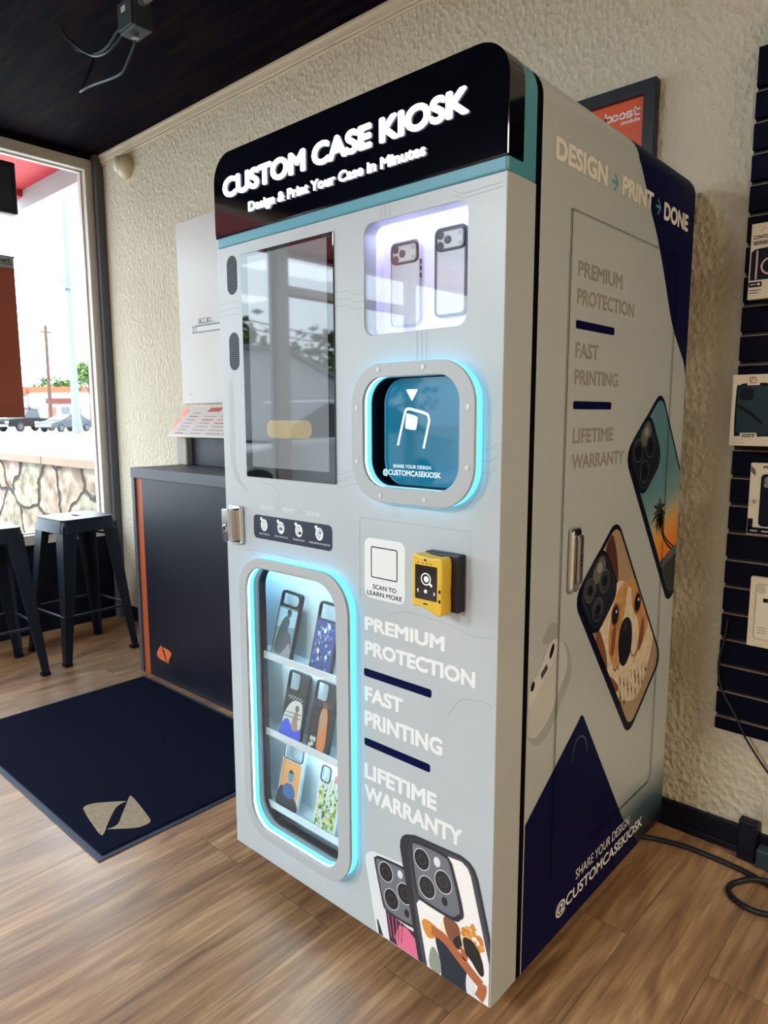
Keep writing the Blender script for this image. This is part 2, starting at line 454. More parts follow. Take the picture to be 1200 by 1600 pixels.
# ------------------------------------------------------------------ unseen ceiling lamps added as fill light
fill_lamp_on = mat('fill_lamp_diffuser', 'fff2dc', .5, emit=2.0, ecol='ffeaca')
fill_frame_white = mat('fill_lamp_frame', 'd8d8d4', .5)
def fill_lamp(x, y, lab, watts=None, col=(1.0, .87, .66)):
    t = thing('added_ceiling_lamp', (x, y, ZC-.05), lab, 'ceiling light', 'unseen fill lamps added on the dark ceiling')
    q = MB(); V, Fs = extrude2d(rrect(x-.3, x+.3, y-.6, y+.6, .01, 2), [rrect(x-.27, x+.27, y-.57, y+.57, .01, 2)], lambda u, v, d: (u, v, d), ZC-.05, ZC)
    q.add(V, Fs); q.build('frame', fill_frame_white, t)
    MB().box(x-.27, x+.27, y-.57, y+.57, ZC-.03, ZC-.004).build('diffuser', fill_lamp_on, t)
    l = bpy.data.lights.new('fill_light', 'AREA'); l.shape = 'RECTANGLE'; l.size = .5; l.size_y = 1.1; l.energy = watts or WARM_FILL; l.color = col
    lo = bpy.data.objects.new('fill_light', l); C.objects.link(lo); lo.parent = t; lo.location = (0, 0, -.004)
fill_lamp(3.4, .05, 'added unseen ceiling lamp nearest the slatwall display')
fill_lamp(3.3, -4.6, 'added unseen ceiling lamp at the far rear of the shop')
fill_lamp(-1.3, -3.6, 'added unseen ceiling lamp over the shop front, nearest the window', COOL_FILL, (.87, .95, 1.0))
fill_lamp(.4, -3.9, 'added unseen ceiling lamp over the shop front, straight before the kiosk', COOL_FILL, (.87, .95, 1.0))

# ------------------------------------------------------------------ the kiosk
W, D1, D, Z0, ZT, RC = .8084, .0917, .8645, .07, 1.80, .06
Z1, Z2 = 1.5944, 1.6168
K = thing('vending_kiosk', (W/2, D/2, 0), 'tall white phone case printing kiosk with illuminated black header and cyan lit windows', 'kiosk')
FR = lambda u, v, d: (u, d, v)                 # outline in the front plane, depth along +Y
FA = lambda u, v, l: (u, -l, v)                # print on the front face
SA = lambda u, v, l: (W+l, u, v)               # print on the right side face (u = Y)
def prof(ins=0, z0=Z0, z1=ZT, r=RC): return rrect(ins, W-ins, z0+ins*0, z1-ins, r-ins, 8, '0011')

W1 = rrect(.485, .731, 1.356, 1.566, .022); W2 = rrect(.503, .737, 1.063, 1.273, .05, 8); W3 = rrect(.104, .419, .174, .843, .062, 8)
# body
q = MB(); q.prism(prof(), FR, D1+.018, D); q.build('cabinet_body', white_panel, K, bevel=.002)
q = MB(); q.prism(prof(.0012), FR, D1, D1+.018); q.build('gasket', mat('black_rubber_gasket', '02030c', .8, spec=.05), K)
# front door: face plate with window openings, frame behind it
low = [(0, Z0), (W, Z0), (W, Z1), (0, Z1)]
q = MB(); V, Fs = extrude2d(low, [W1, W2, W3], FR, 0, .035); q.add(V, Fs)
V, Fs = extrude2d(low, [[(.02, Z0+.02), (W-.02, Z0+.02), (W-.02, Z1-.01), (.02, Z1-.01)]], FR, .035, D1); q.add(V, Fs)
q.build('front_door', white_panel, K, bevel=.004)
q = MB(); q.prism(rrect(0, W, Z1, ZT, RC, 8, '0011'), FR, 0, D1); q.build('teal_band', teal, K, bevel=.004)
q = MB(); q.prism(rrect(-.002, W+.002, Z2, ZT+.002, RC+.002, 8, '0011'), FR, -.004, .048)
q.build('header_panel', gloss_black, K, bevel=.003)
# lit letters
letter_face = mat('lit_white_letter', 'ffffff', .4, emit=3.2, ecol='f2f8ff')
letter_side = mat('lit_letter_side', 'f4f8ff', .4, emit=1.6, ecol='dfeaff')
depth_mat = letter_side
a = Art(lambda u, v, l: (u, -.005-l, v), base=.003)
a.text('CUSTOM CASE KIOSK', .040, .734, 1.700, .0435, letter_face, bold=.044, depth=.003)
a.build('illuminated_title', K)
a = Art(lambda u, v, l: (u, -.005-l, v), base=.003)
a.text('Design & Print Your Case in Minutes', .134, .643, 1.6545, .0205, letter_face, bold=.031, depth=.002)
a.build('illuminated_subtitle', K)
depth_mat = None

# screen
q = MB(); q.prism(rrect(.0932, .4015, 1.056, 1.5684, .002, 2), FR, -.003, .004); scr = q.build('touchscreen', mat('screen_glass', '05060c', .025, spec=.75), K, bevel=.001)
a = Art(lambda u, v, l: (u, -.003-l, v))
lcd = mat('lit_screen_grey', '2c3138', .03, emit=.22, ecol='cfd6d8', spec=.75)
a.poly(rrect(.119, .383, 1.081, 1.560, .001, 1), lcd)
a.build('display', scr)
bar_m = mat('amber_screen_button', '6a6248', .03, emit=.32, ecol='e0d0a4', spec=.75)
a = Art(lambda u, v, l: (u, -.0034-l, v)); a.poly(rrect(.175, .330, 1.150, 1.190, .018), bar_m); a.build('screen_button', scr)

# speaker grilles
gr_m = mat('dark_grille_cloth', '11141f', .7); gr_l = mat('grille_wire', '5a6066', .5, metal=.6)
for cz in (1.528, 1.3525):
    a = Art(FA); a.poly(rrect(.0355, .0745, cz-.044, cz+.044, .019), gr_m)
    for i in range(17):
        z = cz-.039+i*.0049; hw = .0195 if abs(z-cz) < .025 else math.sqrt(max(0, .0195**2-(abs(z-cz)-.025)**2))
        a.stroke([(.055-hw+.002, z), (.055+hw-.002, z)], .0012, gr_l, 1)
    a.build('speaker_grille', K)

# product window at the top: niche lining with lamp light put into its glow
niche_glow = mat('glowing_lavender_lining', 'e6e6fa', .5, emit=.32, ecol='bcb8f6')
q = MB(); q.box(.478, .80, .058, .062, 1.34, 1.59); q.box(.478, .485, .035, .06, 1.34, 1.59); q.box(.796, .80, .035, .06, 1.34, 1.59)
q.box(.478, .80, .035, .06, 1.340, 1.347); q.box(.478, .80, .035, .06, 1.583, 1.59)
q.build('display_niche', niche_glow, K)
q = MB(); q.prism(rrect(.4852, .7308, 1.3562, 1.5658, .022), FR, .002, .005); q.build('niche_window', acrylic, K)
q = MB(); q.box(.50, .78, .040, .052, 1.572, 1.583); q.build('niche_lamp', mat('white_led_bar', 'ffffff', .4, emit=17, ecol='e2e2ff'), K)

# ring frames
def ring_frame(nm, o, i, r_o, r_i):
    q = MB(); V, Fs = extrude2d(rrect(*o, r_o, 10), [rrect(*i, r_i, 10)], FR, -.026, -.018); q.add(V, Fs)
    rg = q.build(nm, mat('pale_grey_ring', 'a6acb0', .35), K, bevel=.0025)
    q = MB(); oo = (o[0]+.001, o[1]-.001, o[2]+.001, o[3]-.001); ii = (i[0]-.002, i[1]+.002, i[2]-.002, i[3]+.002)
    V, Fs = extrude2d(rrect(*oo, r_o-.001, 10), [rrect(*ii, r_i+.002, 10)], FR, -.018, -.0002); q.add(V, Fs)
    q.build('light_ring', led_cyan, rg)
    q = MB(); ii2 = (i[0]-.0012, i[1]+.0012, i[2]-.0012, i[3]+.0012)
    V, Fs = extrude2d(rrect(ii[0], ii[1], ii[2], ii[3], r_i+.002, 10), [rrect(*ii2, r_i+.0012, 10)], FR, -.0252, -.012); q.add(V, Fs)
    q.build('inner_light_strip', led_white, rg)
    for k in range(6):
        pass
    return rg
O2, I2 = (.472, .769, 1.033, 1.298), (.503, .737, 1.063, 1.273)
O3, I3 = (.078, .456, .150, .867), (.104, .419, .174, .843)
rg = ring_frame('pickup_ring', O2, I2, .078, .05)
for (u, v) in ((.545, 1.287), (.655, 1.287), (.487, 1.215), (.487, 1.11), (.755, 1.215), (.755, 1.11), (.55, 1.046), (.66, 1.046)):
    q = MB(); q.tube([(u, -.0255, v), (u, -.0272, v)], .0045, 12); q.build('screw_cap', mat('clear_screw_cap', 'c6cacc', .2), rg)
ring_frame('showcase_ring', O3, I3, .085, .062)

# pickup window: dark box and teal hatch with print
dark_in = mat('dark_recess', '070b1c', .6, spec=.2)
q = MB(); V, Fs = extrude2d(rrect(.5032, .7368, 1.0632, 1.2728, .0498, 8), [rrect(.5048, .7352, 1.0648, 1.2712, .0482, 8)], FR, .0012, .0352); q.add(V, Fs); q.build('opening_liner', dark_in, K)
q = MB(); q.box(.49, .75, .085, .089, 1.05, 1.29); q.box(.486, .492, .035, .089, 1.05, 1.29); q.box(.748, .754, .035, .089, 1.05, 1.29)
q.box(.49, .75, .035, .089, 1.046, 1.052); q.box(.49, .75, .035, .089, 1.288, 1.294); q.build('pickup_box', dark_in, K)
q = MB(); q.prism(rrect(.527, .7346, 1.0654, 1.2706, .048, 8), FR, .0125, .02)
ht = q.build('pickup_hatch', mat('teal_acrylic_hatch', '06465f', .04, emit=.3, ecol='088cb4', spec=.25), K)
HA = lambda u, v, l: (u, .012-l, v)
a = Art(HA); pw = mat('pale_blue_print', 'cfe4ea', .4, emit=.25, ecol='cfe4ea')
a.poly(smooth([(.5845, 1.247), (.587, 1.2495), (.608, 1.2495), (.6115, 1.247), (.600, 1.229), (.597, 1.229)], 3), pw)
ph = [(.5625, 1.142), (.579, 1.200)]+smooth([(.579, 1.200), (.584, 1.2115), (.594, 1.2125)], 5, False)+smooth([(.624, 1.206), (.637, 1.201), (.6405, 1.190)], 5, False)+[(.627, 1.138)]
a.stroke(ph, .0055, pw)
a.poly(smooth([(.587, 1.204), (.608, 1.199), (.6125, 1.195), (.6095, 1.177), (.605, 1.1725), (.586, 1.1745), (.5815, 1.178), (.5835, 1.200)], 4), pw)
a.text('SHARE YOUR DESIGN', .5505, .645, 1.0985, .0065, pw, bold=.015)
a.text('@CUSTOMCASEKIOSK', .523, .669, 1.0835, .0105, pw, bold=.02)
a.build('hatch_print', ht)

# showcase interior with three shelves
inner_white = mat('white_showcase_lining', 'c4dbe6', .5)
q = MB(); q.box(.02, .46, .087, .0915, .15, .87); q.box(.016, .022, .035, .09, .15, .87); q.box(.456, .462, .035, .09, .15, .87)
q.box(.02, .46, .035, .09, .146, .152); q.box(.02, .46, .035, .09, .868, .874)
q.build('showcase_box', inner_white, K)
q = MB(); V, Fs = extrude2d(rrect(.1042, .4188, .1742, .8428, .0618, 8), [rrect(.1058, .4172, .1758, .8412, .0602, 8)], FR, .0012, .0352); q.add(V, Fs); q.build('opening_liner', dark_in, K)
q = MB(); q.box(.05, .43, .058, .074, .852, .864); q.build('showcase_lamp', mat('blue_white_led_bar', 'ffffff', .4, emit=26, ecol='c8f0ff'), K)
for z in (.616, .414):  # hidden light bars added under the shelves to brighten the lower cases
    q = MB(); q.box(.12, .43, .050, .060, z-.0220, z-.0180); q.build('added_shelf_lamp', MATS.get('blue_white_led_bar') or mat('blue_white_led_bar', 'ffffff', .4, emit=26, ecol='c8f0ff'), K)
shelf_m = mat('white_shelf', 'd5dde2', .4)
SH = (.616, .414, .218)
for z in SH:
    q = MB(); q.box(.106, .417, .024, .0275, z-.018, z); q.box(.106, .417, .0275, .036, z-.018, z-.0145); q.box(.024, .455, .036, .0865, z-.018, z-.0145)
    q.build('shelf', shelf_m, K, bevel=.0005)
q = MB(); q.prism(rrect(.1042, .4188, .1742, .8428, .062, 8), FR, -.004, -.001); q.build('showcase_window', acrylic, K)

# lock, steps plate, code plate
q = MB(); q.prism(rrect(.026, .074, .888, .982, .008), FR, -.012, 0); lk = q.build('door_lock', chrome, K, bevel=.003)
q = MB(); q.prism(rrect(.028, .055, .895, .975, .006), FR, -.034, -.012)
q.tube([(.042, -.034, .928), (.042, -.037, .928)], .009, 16); q.build('lock_handle', chrome, lk, bevel=.003)
q = MB(); q.tube([(.042, -.037, .928), (.042, -.0375, .928)], .005, 12); q.build('keyhole', black, lk)
steps_m = mat('dark_slate_print', '1a2638', .35)
a = Art(FA); a.poly(rrect(.112, .386, .909, .966, .012), steps_m)
for (u, st, h) in ((.152, 'SELECT PHONE', .019), (.214, 'ADD YOUR PHOTOS', .024), (.277, 'REVIEW & PAY', .020), (.345, 'CASE PRINTS IN MINUTES', .034)):
    a.poly(ell(u, .943, .0125, .0145), white_print, 1); a.poly(ell(u-.010, .957, .0045), white_print, 1)
    a.text(st, u-h, u+h, .9195, .0038, white_print, 1, bold=.0)
a.ring(rrect(.148, .156, .934, .952, .002), .0012, steps_m, 2)
a.ring(rrect(.206, .222, .937, .951, .002), .0012, steps_m, 2); a.poly([(.208, .939), (.213, .946), (.220, .939)], steps_m, 2)
a.ring(rrect(.271, .280, .934, .952, .002), .0012, steps_m, 2); a.poly(rrect(.276, .286, .935, .941, .001), steps_m, 2)
a.ring([(.337, .938), (.346, .955), (.353, .951), (.345, .933)], .0016, steps_m, 2); a.poly(ell(.347, .946, .002), steps_m, 2)
for st, u0, u1 in (('DESIGN', .138, .186), ('PRINT', .222, .262), ('DONE', .302, .346)): a.text(st, u0, u1, .981, .0095, mat('faint_white_print', 'd0d4d5', .4), 0, bold=.01)
for u in (.204, .282): a.stroke([(u-.003, .991), (u+.002, .986), (u-.003, .981)], .002, mat('faint_grey_print', '989ea0', .4))
a.build('steps_print', K)
a = Art(FA); a.poly(rrect(.482, .592, .827, .953, .016), mat('pale_label_print', 'd9dddd', .4))
a.ring(rrect(.500, .572, .871, .936, .004), .0022, navy_print, 1)
a.text('SCAN TO', .505, .569, .8475, .0095, navy_print, 1, bold=.012); a.text('LEARN MORE', .489, .584, .833, .0095, navy_print, 1, bold=.012)
a.build('scan_label', K)

# card reader
yel = mat('yellow_plastic', 'd3ad2e', .4); 
q = MB(); q.prism(rrect(.658, .737, .842, .950, .004), FR, -.022, 0)
rd = q.build('card_reader', mat('black_reader_plastic', '080a1c', .45), K, bevel=.003)
side = [(.653, .852), (.676, .849), (.700, .842), (.722, .842), (.722, .944), (.653, .944)]
q = MB(); q.prism(smooth([(.653, .946), (.653, .900), (.653, .853), (.662, .851), (.680, .850), (.700, .843), (.721, .841), (.7215, .88), (.7225, .905), (.721, .944), (.70, .9445), (.675, .946)], 3), FR, -.052, -.022)
q.build('reader_shell', yel, rd, bevel=.003)
RA = lambda u, v, l: (u, -.052-l, v)
a = Art(RA); a.poly(rrect(.6605, .7115, .866, .930, .002), mat('reader_screen', '060816', .1))
lw = mat('reader_lit_icon', 'f2f4f2', .4, emit=.6)
a.stroke(ell(.686, .905, .0105), .0018, lw, 1, closed=True); a.poly(ell(.687, .905, .0055), lw, 1); a.stroke([(.694, .898), (.700, .893)], .004, lw, 1)
a.stroke([(.669, .885), (.666, .882), (.669, .879)], .0015, lw, 1); a.poly(ell(.6855, .882, .0034), lw, 1); a.stroke([(.704, .883), (.707, .880), (.704, .877)], .0015, lw, 1)
a.poly(ell(.684, .940, .0024), navy_print)
for u in (.668, .678, .688, .698): a.poly(rrect(u-.002, u+.002, .9335, .935, .0005, 2), navy_print)
a.poly(rrect(.680, .690, .857, .8595, .0008, 2), navy_print)
for v in (.886, .868): a.poly(rrect(.715, .7195, v-.003, v+.003, .001, 2), navy_print)
a.build('reader_screen', rd)

# printed words and bars on the front
lt = mat('pale_lettering', 'dfe3e4', .4)
for st, u0, u1, bs, cp in (('PREMIUM', .481, .691, .7555, .0295), ('PROTECTION', .481, .762, .7015, .031), ('FAST', .480, .587, .5995, .0325),
                           ('PRINTING', .479, .688, .543, .035), ('LIFETIME', .478, .675, .4235, .036), ('WARRANTY', .478, .737, .3725, .0365)):
    a = Art(FA); a.text(st, u0, u1, bs, cp, lt, 0, bold=.042); a.build('printed_word', K)
for v0, v1, u1 in ((.654, .6715, .660), (.4985, .516, .658)): a = Art(FA); a.poly(rrect(.478, u1, v0, v1, .005), navy_print); a.build('divider_bar', K)
# faint circuit line pattern
ln = mat('faint_line_print', '9da2a3', .4); a = Art(FA)
def rl(P): a.stroke(smooth(P, 5, False), .0014, ln)
for k in range(3):
    o = k*.007
    a.stroke([(.56+o, 1.00), (.56+o, 1.03)], .0012, ln); a.stroke([(.62+o*1.6, 1.30), (.62+o*1.6, 1.356)], .0012, ln)
    a.stroke([(.53+o*1.6, 1.566), (.53+o*1.6, 1.594)], .0012, ln)
    a.stroke([(.4015, 1.42+o*2), (.44, 1.42+o*2), (.455, 1.41+o*2), (.485, 1.41+o*2)], .0012, ln)
    a.stroke([(.0, 1.435+o*2), (.05, 1.44+o*2), (.093, 1.435+o*2)], .0012, ln)
    a.stroke([(.769, 1.10+o*3), (.785, 1.10+o*3), (.8, 1.11+o*3)], .0012, ln)
    a.stroke([(.03+o, 1.29), (.03+o, 1.08), (.05+o, 1.04), (.09, 1.03-o)], .0012, ln)
    a.stroke([(.47, 1.06+o*2), (.44, 1.06+o*2), (.42, 1.05+o*2), (.4015, 1.05+o*2)], .0012, ln)
a.stroke([(.468, .82), (.468, .992), (.746, .992), (.746, .86)], .0014, ln)
rl([(.20, 1.0), (.21, 1.02), (.19, 1.04), (.14, 1.045)]); rl([(.04, .87), (.10, .875), (.2, .878), (.28, .874)])
a.stroke(smooth([(.55, .8), (.60, .815), (.70, .81), (.75, .80), (.80, .805)], 6, False), .0014, ln)
a.stroke(smooth([(.70, .63), (.73, .67), (.78, .68), (.8, .675)], 6, False), .0014, ln)
a.stroke([(.70, 1.585), (.72, 1.575), (.80, 1.578)], .0014, ln); a.stroke([(.70, 1.578), (.72, 1.568), (.80, 1.571)], .0014, ln)
a.build('line_pattern', K)

# printed phone cases at the bottom of the front
case_g = mat('print_case_grey', '3a3f4b', .35); case_d = mat('print_case_dark', '1d2029', .35); case_l = mat('print_case_light', 'd6dbdf', .35)
isl = mat('print_island_grey', '666a74', .35); lens = mat('print_lens_black', '0c0d16', .25); ring_w = mat('print_lens_ring', 'd8dade', .3)
pink = mat('print_pink', 'd96a8f', .4); pinkd = mat('print_plum', '3a1830', .4)
cream = mat('print_cream_sky', 'e8e6e4', .4); orange_f = mat('print_orange_leaves', 'd08a3e', .4); skin = mat('print_skin', 'a8623c', .4)
navy_s = mat('print_navy_shirt', '142230', .4); hair = mat('print_dark_hair', '17100f', .4); palew = mat('print_pale_dress', 'd6dade', .4); leaf_g = mat('print_grey_leaves', '8c9286', .4)
LX = lambda P: clip(clip(P, 0, W-.003), 1, Z0+.003, False)
a = Art(FA, .00012)
a.poly(LX([(.478, .232), (.482, .248), (.498, .260), (.60, .272), (.66, .07), (.513, .07)]), case_l, 0)
a.poly(LX([(.512, .105), (.517, .104), (.533, .07), (.519, .07)]), case_d, 1)
a.poly(LX([(.538, .140), (.60, .13), (.64, .13), (.66, .07), (.551, .07)]), pinkd, 1)
a.poly(LX([(.565, .09), (.578, .125), (.60, .128), (.63, .11), (.66, .07), (.575, .07)]), pink, 2)
for k in range(9): a.stroke([(.545+.006*k, .137), (.556+.004*k, .085)], .0016, pinkd if k % 2 else pink, 3)
Bi = smooth([(.506, .240), (.511, .252), (.522, .258), (.587, .264), (.605, .255), (.632, .150), (.620, .138), (.55, .136), (.536, .142), (.529, .155)], 4)
a.poly(LX(Bi), case_d, 4)
a.poly(LX(smooth([(.512, .238), (.524, .252), (.587, .258), (.60, .25), (.624, .152), (.612, .144), (.552, .142), (.534, .156)], 4)), isl, 5)
for (u, v, r) in ((.540, .230, .019), (.556, .174, .020), (.593, .205, .020)):
    a.poly(ell(u, v, r+.0015, (r+.0015)*1.12), ring_w, 6); a.poly(ell(u, v, r, r*1.12), lens, 7); a.ring(ell(u, v, r*.55), .0016, case_g, 8)
a.poly(ell(.580, .243, .007, .009), palew, 6); a.poly(ell(.599, .163, .007, .009), lens, 6)
# the large one
a.poly(LX([(.580, .305), (.581, .322), (.587, .334), (.597, .342), (.62, .350), (.735, .357), (.756, .351), (.768, .341), (.776, .325), (.84, .09), (.84, .07), (.632, .07)]), case_d, 9)
a.poly(LX([(.603, .318), (.612, .338), (.63, .344), (.735, .351), (.756, .344), (.769, .326), (.84, .08), (.840, .07), (.645, .07), (.628, .14)]), case_g, 10)
a.poly(LX([(.704, .341), (.738, .345), (.752, .338), (.760, .324), (.828, .08), (.83, .07), (.656, .07), (.626, .20), (.633, .212), (.72, .212), (.742, .235)]), cream, 11)
a.poly(LX(smooth([(.70, .215), (.738, .24), (.72, .21), (.745, .20), (.75, .16), (.69, .16)], 4)), mat('print_warm_haze', 'ead9c6', .4), 12)
rnd_ = random.Random(12); warm = [orange_f, mat('print_amber_leaves', 'c87a34', .4), mat('print_gold_leaves', 'dba866', .4)]
for k in range(46):
    t, r0 = rnd_.uniform(0, 2*PI), rnd_.uniform(0, 1)**.6; u, v = .767+.024*r0*math.cos(t), .192+.030*r0*math.sin(t); r = rnd_.uniform(.005, .010)
    if u < .792: a.poly([(u+math.cos(q_*1.26+k)*r*rnd_.uniform(.6, 1), v+math.sin(q_*1.26+k)*r*rnd_.uniform(.6, 1.1)) for q_ in range(5)], warm[k % 3], 12+k*.02)
a.poly(LX(smooth([(.640, .165), (.652, .178), (.680, .172), (.676, .150), (.655, .140)], 4)), orange_f, 12)
a.poly(LX(smooth([(.660, .10), (.668, .125), (.680, .12), (.692, .10), (.688, .075), (.664, .075)], 4)), leaf_g, 12)
a.poly(LX(smooth([(.676, .150), (.70, .158), (.728, .140), (.752, .122), (.765, .09), (.768, .05), (.70, .05), (.690, .10)], 4)), navy_s, 13)
a.poly(LX(smooth([(.757, .125), (.770, .11), (.772, .07), (.76, .06), (.752, .09)], 3)), palew, 14)
a.poly(LX(smooth([(.696, .205), (.714, .212), (.732, .206), (.738, .186), (.733, .168), (.720, .162), (.704, .174)], 4)), mat('print_dark_skin', '7a4a34', .4), 14)
a.poly(LX(smooth([(.735, .186), (.742, .170), (.736, .156), (.722, .158), (.722, .172)], 4)), hair, 15)
a.poly(LX(smooth([(.744, .186), (.762, .192), (.778, .182), (.789, .162), (.794, .138), (.788, .128), (.776, .136), (.764, .148), (.750, .158)], 4)), hair, 16)
a.poly(LX(smooth([(.738, .166), (.748, .160), (.756, .148), (.750, .140), (.742, .146)], 4)), skin, 17)
a.stroke(smooth([(.666, .163), (.70, .160), (.735, .140), (.765, .122), (.788, .110)], 5, False), .021, skin, 17)
a.stroke(smooth([(.790, .114), (.790, .098), (.783, .078)], 4, False), .020, skin, 18)
Ai = smooth([(.607, .318), (.612, .332), (.625, .341), (.695, .343), (.712, .334), (.720, .318), (.744, .243), (.738, .222), (.718, .211), (.642, .213), (.628, .222), (.621, .24)], 4)
a.poly(LX(Ai), case_d, 19)
a.poly(LX(smooth([(.615, .318), (.627, .334), (.693, .337), (.711, .322), (.735, .244), (.729, .228), (.712, .218), (.642, .221), (.629, .236)], 4)), isl, 20)
for (u, v, r) in ((.640, .306, .0195), (.654, .251, .0205), (.695, .282, .0205)):
    a.poly(ell(u, v, r+.0016, (r+.0016)*1.12), ring_w, 21); a.poly(ell(u, v, r, r*1.12), lens, 22); a.ring(ell(u, v, r*.55), .0016, case_g, 23); a.poly(ell(u-.003, v+.003, r*.2), case_d, 24)
a.poly(ell(.679, .318, .0085, .0105), palew, 21); a.poly(ell(.699, .242, .0075, .0095), lens, 21)
a.build('phone_case_print', K)

# ---- right side: door seam, prints
seam = mat('dark_seam', '05070f', .8, spec=.02)
door_m = white_panel
q = MB()
a = Art(SA, .0004)
side_lt = mat('warm_grey_lettering', '918e89', .4); side_hd = mat('pale_heading_lettering', 'e2e0da', .4); arrow_t = mat('teal_arrow_print', '5aa0ab', .4)
# navy swoosh at the rear top
sw = smooth([(.470, 1.80), (.479, 1.766), (.526, 1.731), (.586, 1.655), (.634, 1.601), (.689, 1.520), (.745, 1.428), (.80, 1.372), (.842, 1.335), (.8625, 1.300)], 5, False)
swp = [p for p in sw if p[1] <= 1.7415] + [(.8625, 1.7415)]
top = [p for p in sw if p[1] <= 1.7415][0]
a.poly([top]+[p for p in sw if p[1] <= 1.7415][1:]+[(.8625, 1.7415)], navy_print)
# the swoosh runs over the rounded top edge
cz, cx = ZT-RC, W-RC
for i in range(8):
    a0, a1 = i/8*PI/2, (i+1)/8*PI/2
    def arc(y, t): return (cx+(RC+.0006)*math.cos(t), y, cz+(RC+.0006)*math.sin(t))
    y0 = top[0]-.012*i/8*2.2; y1 = top[0]-.012*(i+1)/8*2.2
    a.mb.poly([arc(y0, a0), arc(.8625, a0), arc(.8625, a1), arc(y1, a1)], a.mi(navy_print))
a.build('navy_swoosh', K)
for st, u0, u1, bs, cp in (('DESIGN', .155, .364, 1.6515, .0385), ('PRINT', .435, .600, 1.6525, .038), ('DONE', .664, .821, 1.648, .039)):
    a = Art(SA, .0004); a.text(st, u0, u1, bs, cp, side_hd, 1, bold=.042); a.build('printed_word', K)
for u in (.400, .629):
    a = Art(SA, .0004); a.stroke([(u-.014, 1.668), (u+.012, 1.668)], .005, arrow_t, 1); a.stroke([(u-.002, 1.684), (u+.013, 1.668), (u-.002, 1.652)], .005, arrow_t, 1); a.build('printed_arrow', K)
for st, u0, u1, bs, cp in (('PREMIUM', .254, .456, 1.4645, .0295), ('PROTECTION', .254, .522, 1.4125, .030), ('FAST', .254, .356, 1.311, .0295), ('PRINTING', .254, .454, 1.2595, .0295),
                           ('LIFETIME', .255, .441, 1.144, .030), ('WARRANTY', .255, .502, 1.0925, .030)):
    a = Art(SA); a.text(st, u0, u1, bs, cp, side_lt, 0, bold=.036); a.build('printed_word', K)
for v0 in (1.3665, 1.2115):
    a = Art(SA); a.poly(rrect(.2525, .426, v0, v0+.016, .005), navy_print); a.build('divider_bar', K)

# tilted phone cases printed on the side
ang = math.atan2(-.39, .30)
def tilt(cu, cv):
    # local p along the width (towards upper right), q along the length (towards lower right)
    ex = (math.cos(ang), math.sin(ang)); ey = (-ex[1], ex[0])
    return lambda P: [(cu+ex[0]*q_+ey[0]*p_, cv+ex[1]*q_+ey[1]*p_) for p_, q_ in P]
SC = lambda P: clip(clip(clip(P, 0, D-.002), 0, D1+.0195, False), 1, Z0+.002, False)
HL, HW = .260, .126
case_k = mat('side_case_black', '060b22', .45, spec=.1); case_rim = mat('side_case_rim', '1c2c38', .3)
def side_phone(art, T, bgm, L0):
    art.poly(SC(T([(q2, p2) for p2, q2 in rrect(-HL, HL, -HW, HW, .04)])), case_k, L0)
    art.ring(T([(q2, p2) for p2, q2 in rrect(-HL+.003, HL-.003, -HW+.003, HW-.003, .037)]), .004, case_rim, L0+1) if False else None
    art.poly(SC(T([(q2, p2) for p2, q2 in rrect(-HL+.012, HL-.012, -HW+.020, HW-.008, .034)])), bgm, L0+1)
def side_cam(art, T, L0):
    R_ = lambda q0, q1, p0, p1, r: SC(T([(q2, p2) for p2, q2 in rrect(q0, q1, p0, p1, r)]))
    art.poly(R_(-.262, -.108, -.112, .042, .042), case_k, L0)
    art.ring(T([(q2, p2) for p2, q2 in rrect(-.254, -.116, -.100, .034, .036)]), .0035, case_rim, L0+1)
    art.poly(R_(-.248, -.122, -.093, .027, .032), mat('side_island', '0a1026', .4, spec=.2), L0+2)
    art.poly(R_(-.248, -.205, -.040, .025, .020), mat('side_island_light', '55575c', .3), L0+3)
    for q_, p_ in ((-.222, -.064), (-.186, -.003), (-.157, -.062)):
        art.poly(SC(T(ell(p_, q_, .0270))), mat('side_lens_rim', '56626e', .3), L0+4); art.poly(SC(T(ell(p_, q_, .0252))), lens, L0+5); art.poly(SC(T(ell(p_, q_, .012))), case_k, L0+6)
    art.poly(SC(T(ell(-.004, -.230, .012))), mat('side_flash', '8d8c88', .3), L0+5)
# 1: beach sunset case, rear top
T1 = tilt(.766, .980); a = Art(SA, .00015)
side_phone(a, T1, mat('sunset_blue', '4f7f8f', .4), 0)
stops = [(-.09, (80, 130, 146)), (-.01, (118, 152, 156)), (.03, (176, 168, 130)), (.065, (222, 160, 78)), (.13, (230, 126, 38))]
for i in range(18):
    q0 = -.09+.245*i/18; q1 = -.09+.245*(i+1)/18+.001; k = max(n for n in range(len(stops)) if stops[n][0] <= q0+1e-9); c0 = stops[k]; c1 = stops[min(k+1, len(stops)-1)]
    t = 0 if c1 is c0 else (q0-c0[0])/(c1[0]-c0[0]); c_ = tuple(round(x+(y-x)*t) for x, y in zip(c0[1], c1[1]))
    hx = '%02x%02x%02x' % c_
    a.poly(SC(T1([(-HW+.022, q0-.04), (HW-.009, q0+.04), (HW-.009, q1+.04), (-HW+.022, q1-.04)])), mat('sunset_sky_'+hx, hx, .4), 2)
a.poly(SC(T1([(-HW+.022, .112), (HW-.009, .195), (HW-.009, .225), (-HW+.022, .142)])), mat('sunset_shore', '4a525a', .4), 3)
a.poly(SC(T1([(-HW+.022, .140), (HW-.009, .223), (HW-.009, HL-.03), (-HW+.04, HL-.013), (-HW+.022, HL-.03)])), mat('sunset_ground', '20242e', .4), 3)
palm = mat('palm_silhouette', '14130f', .5)
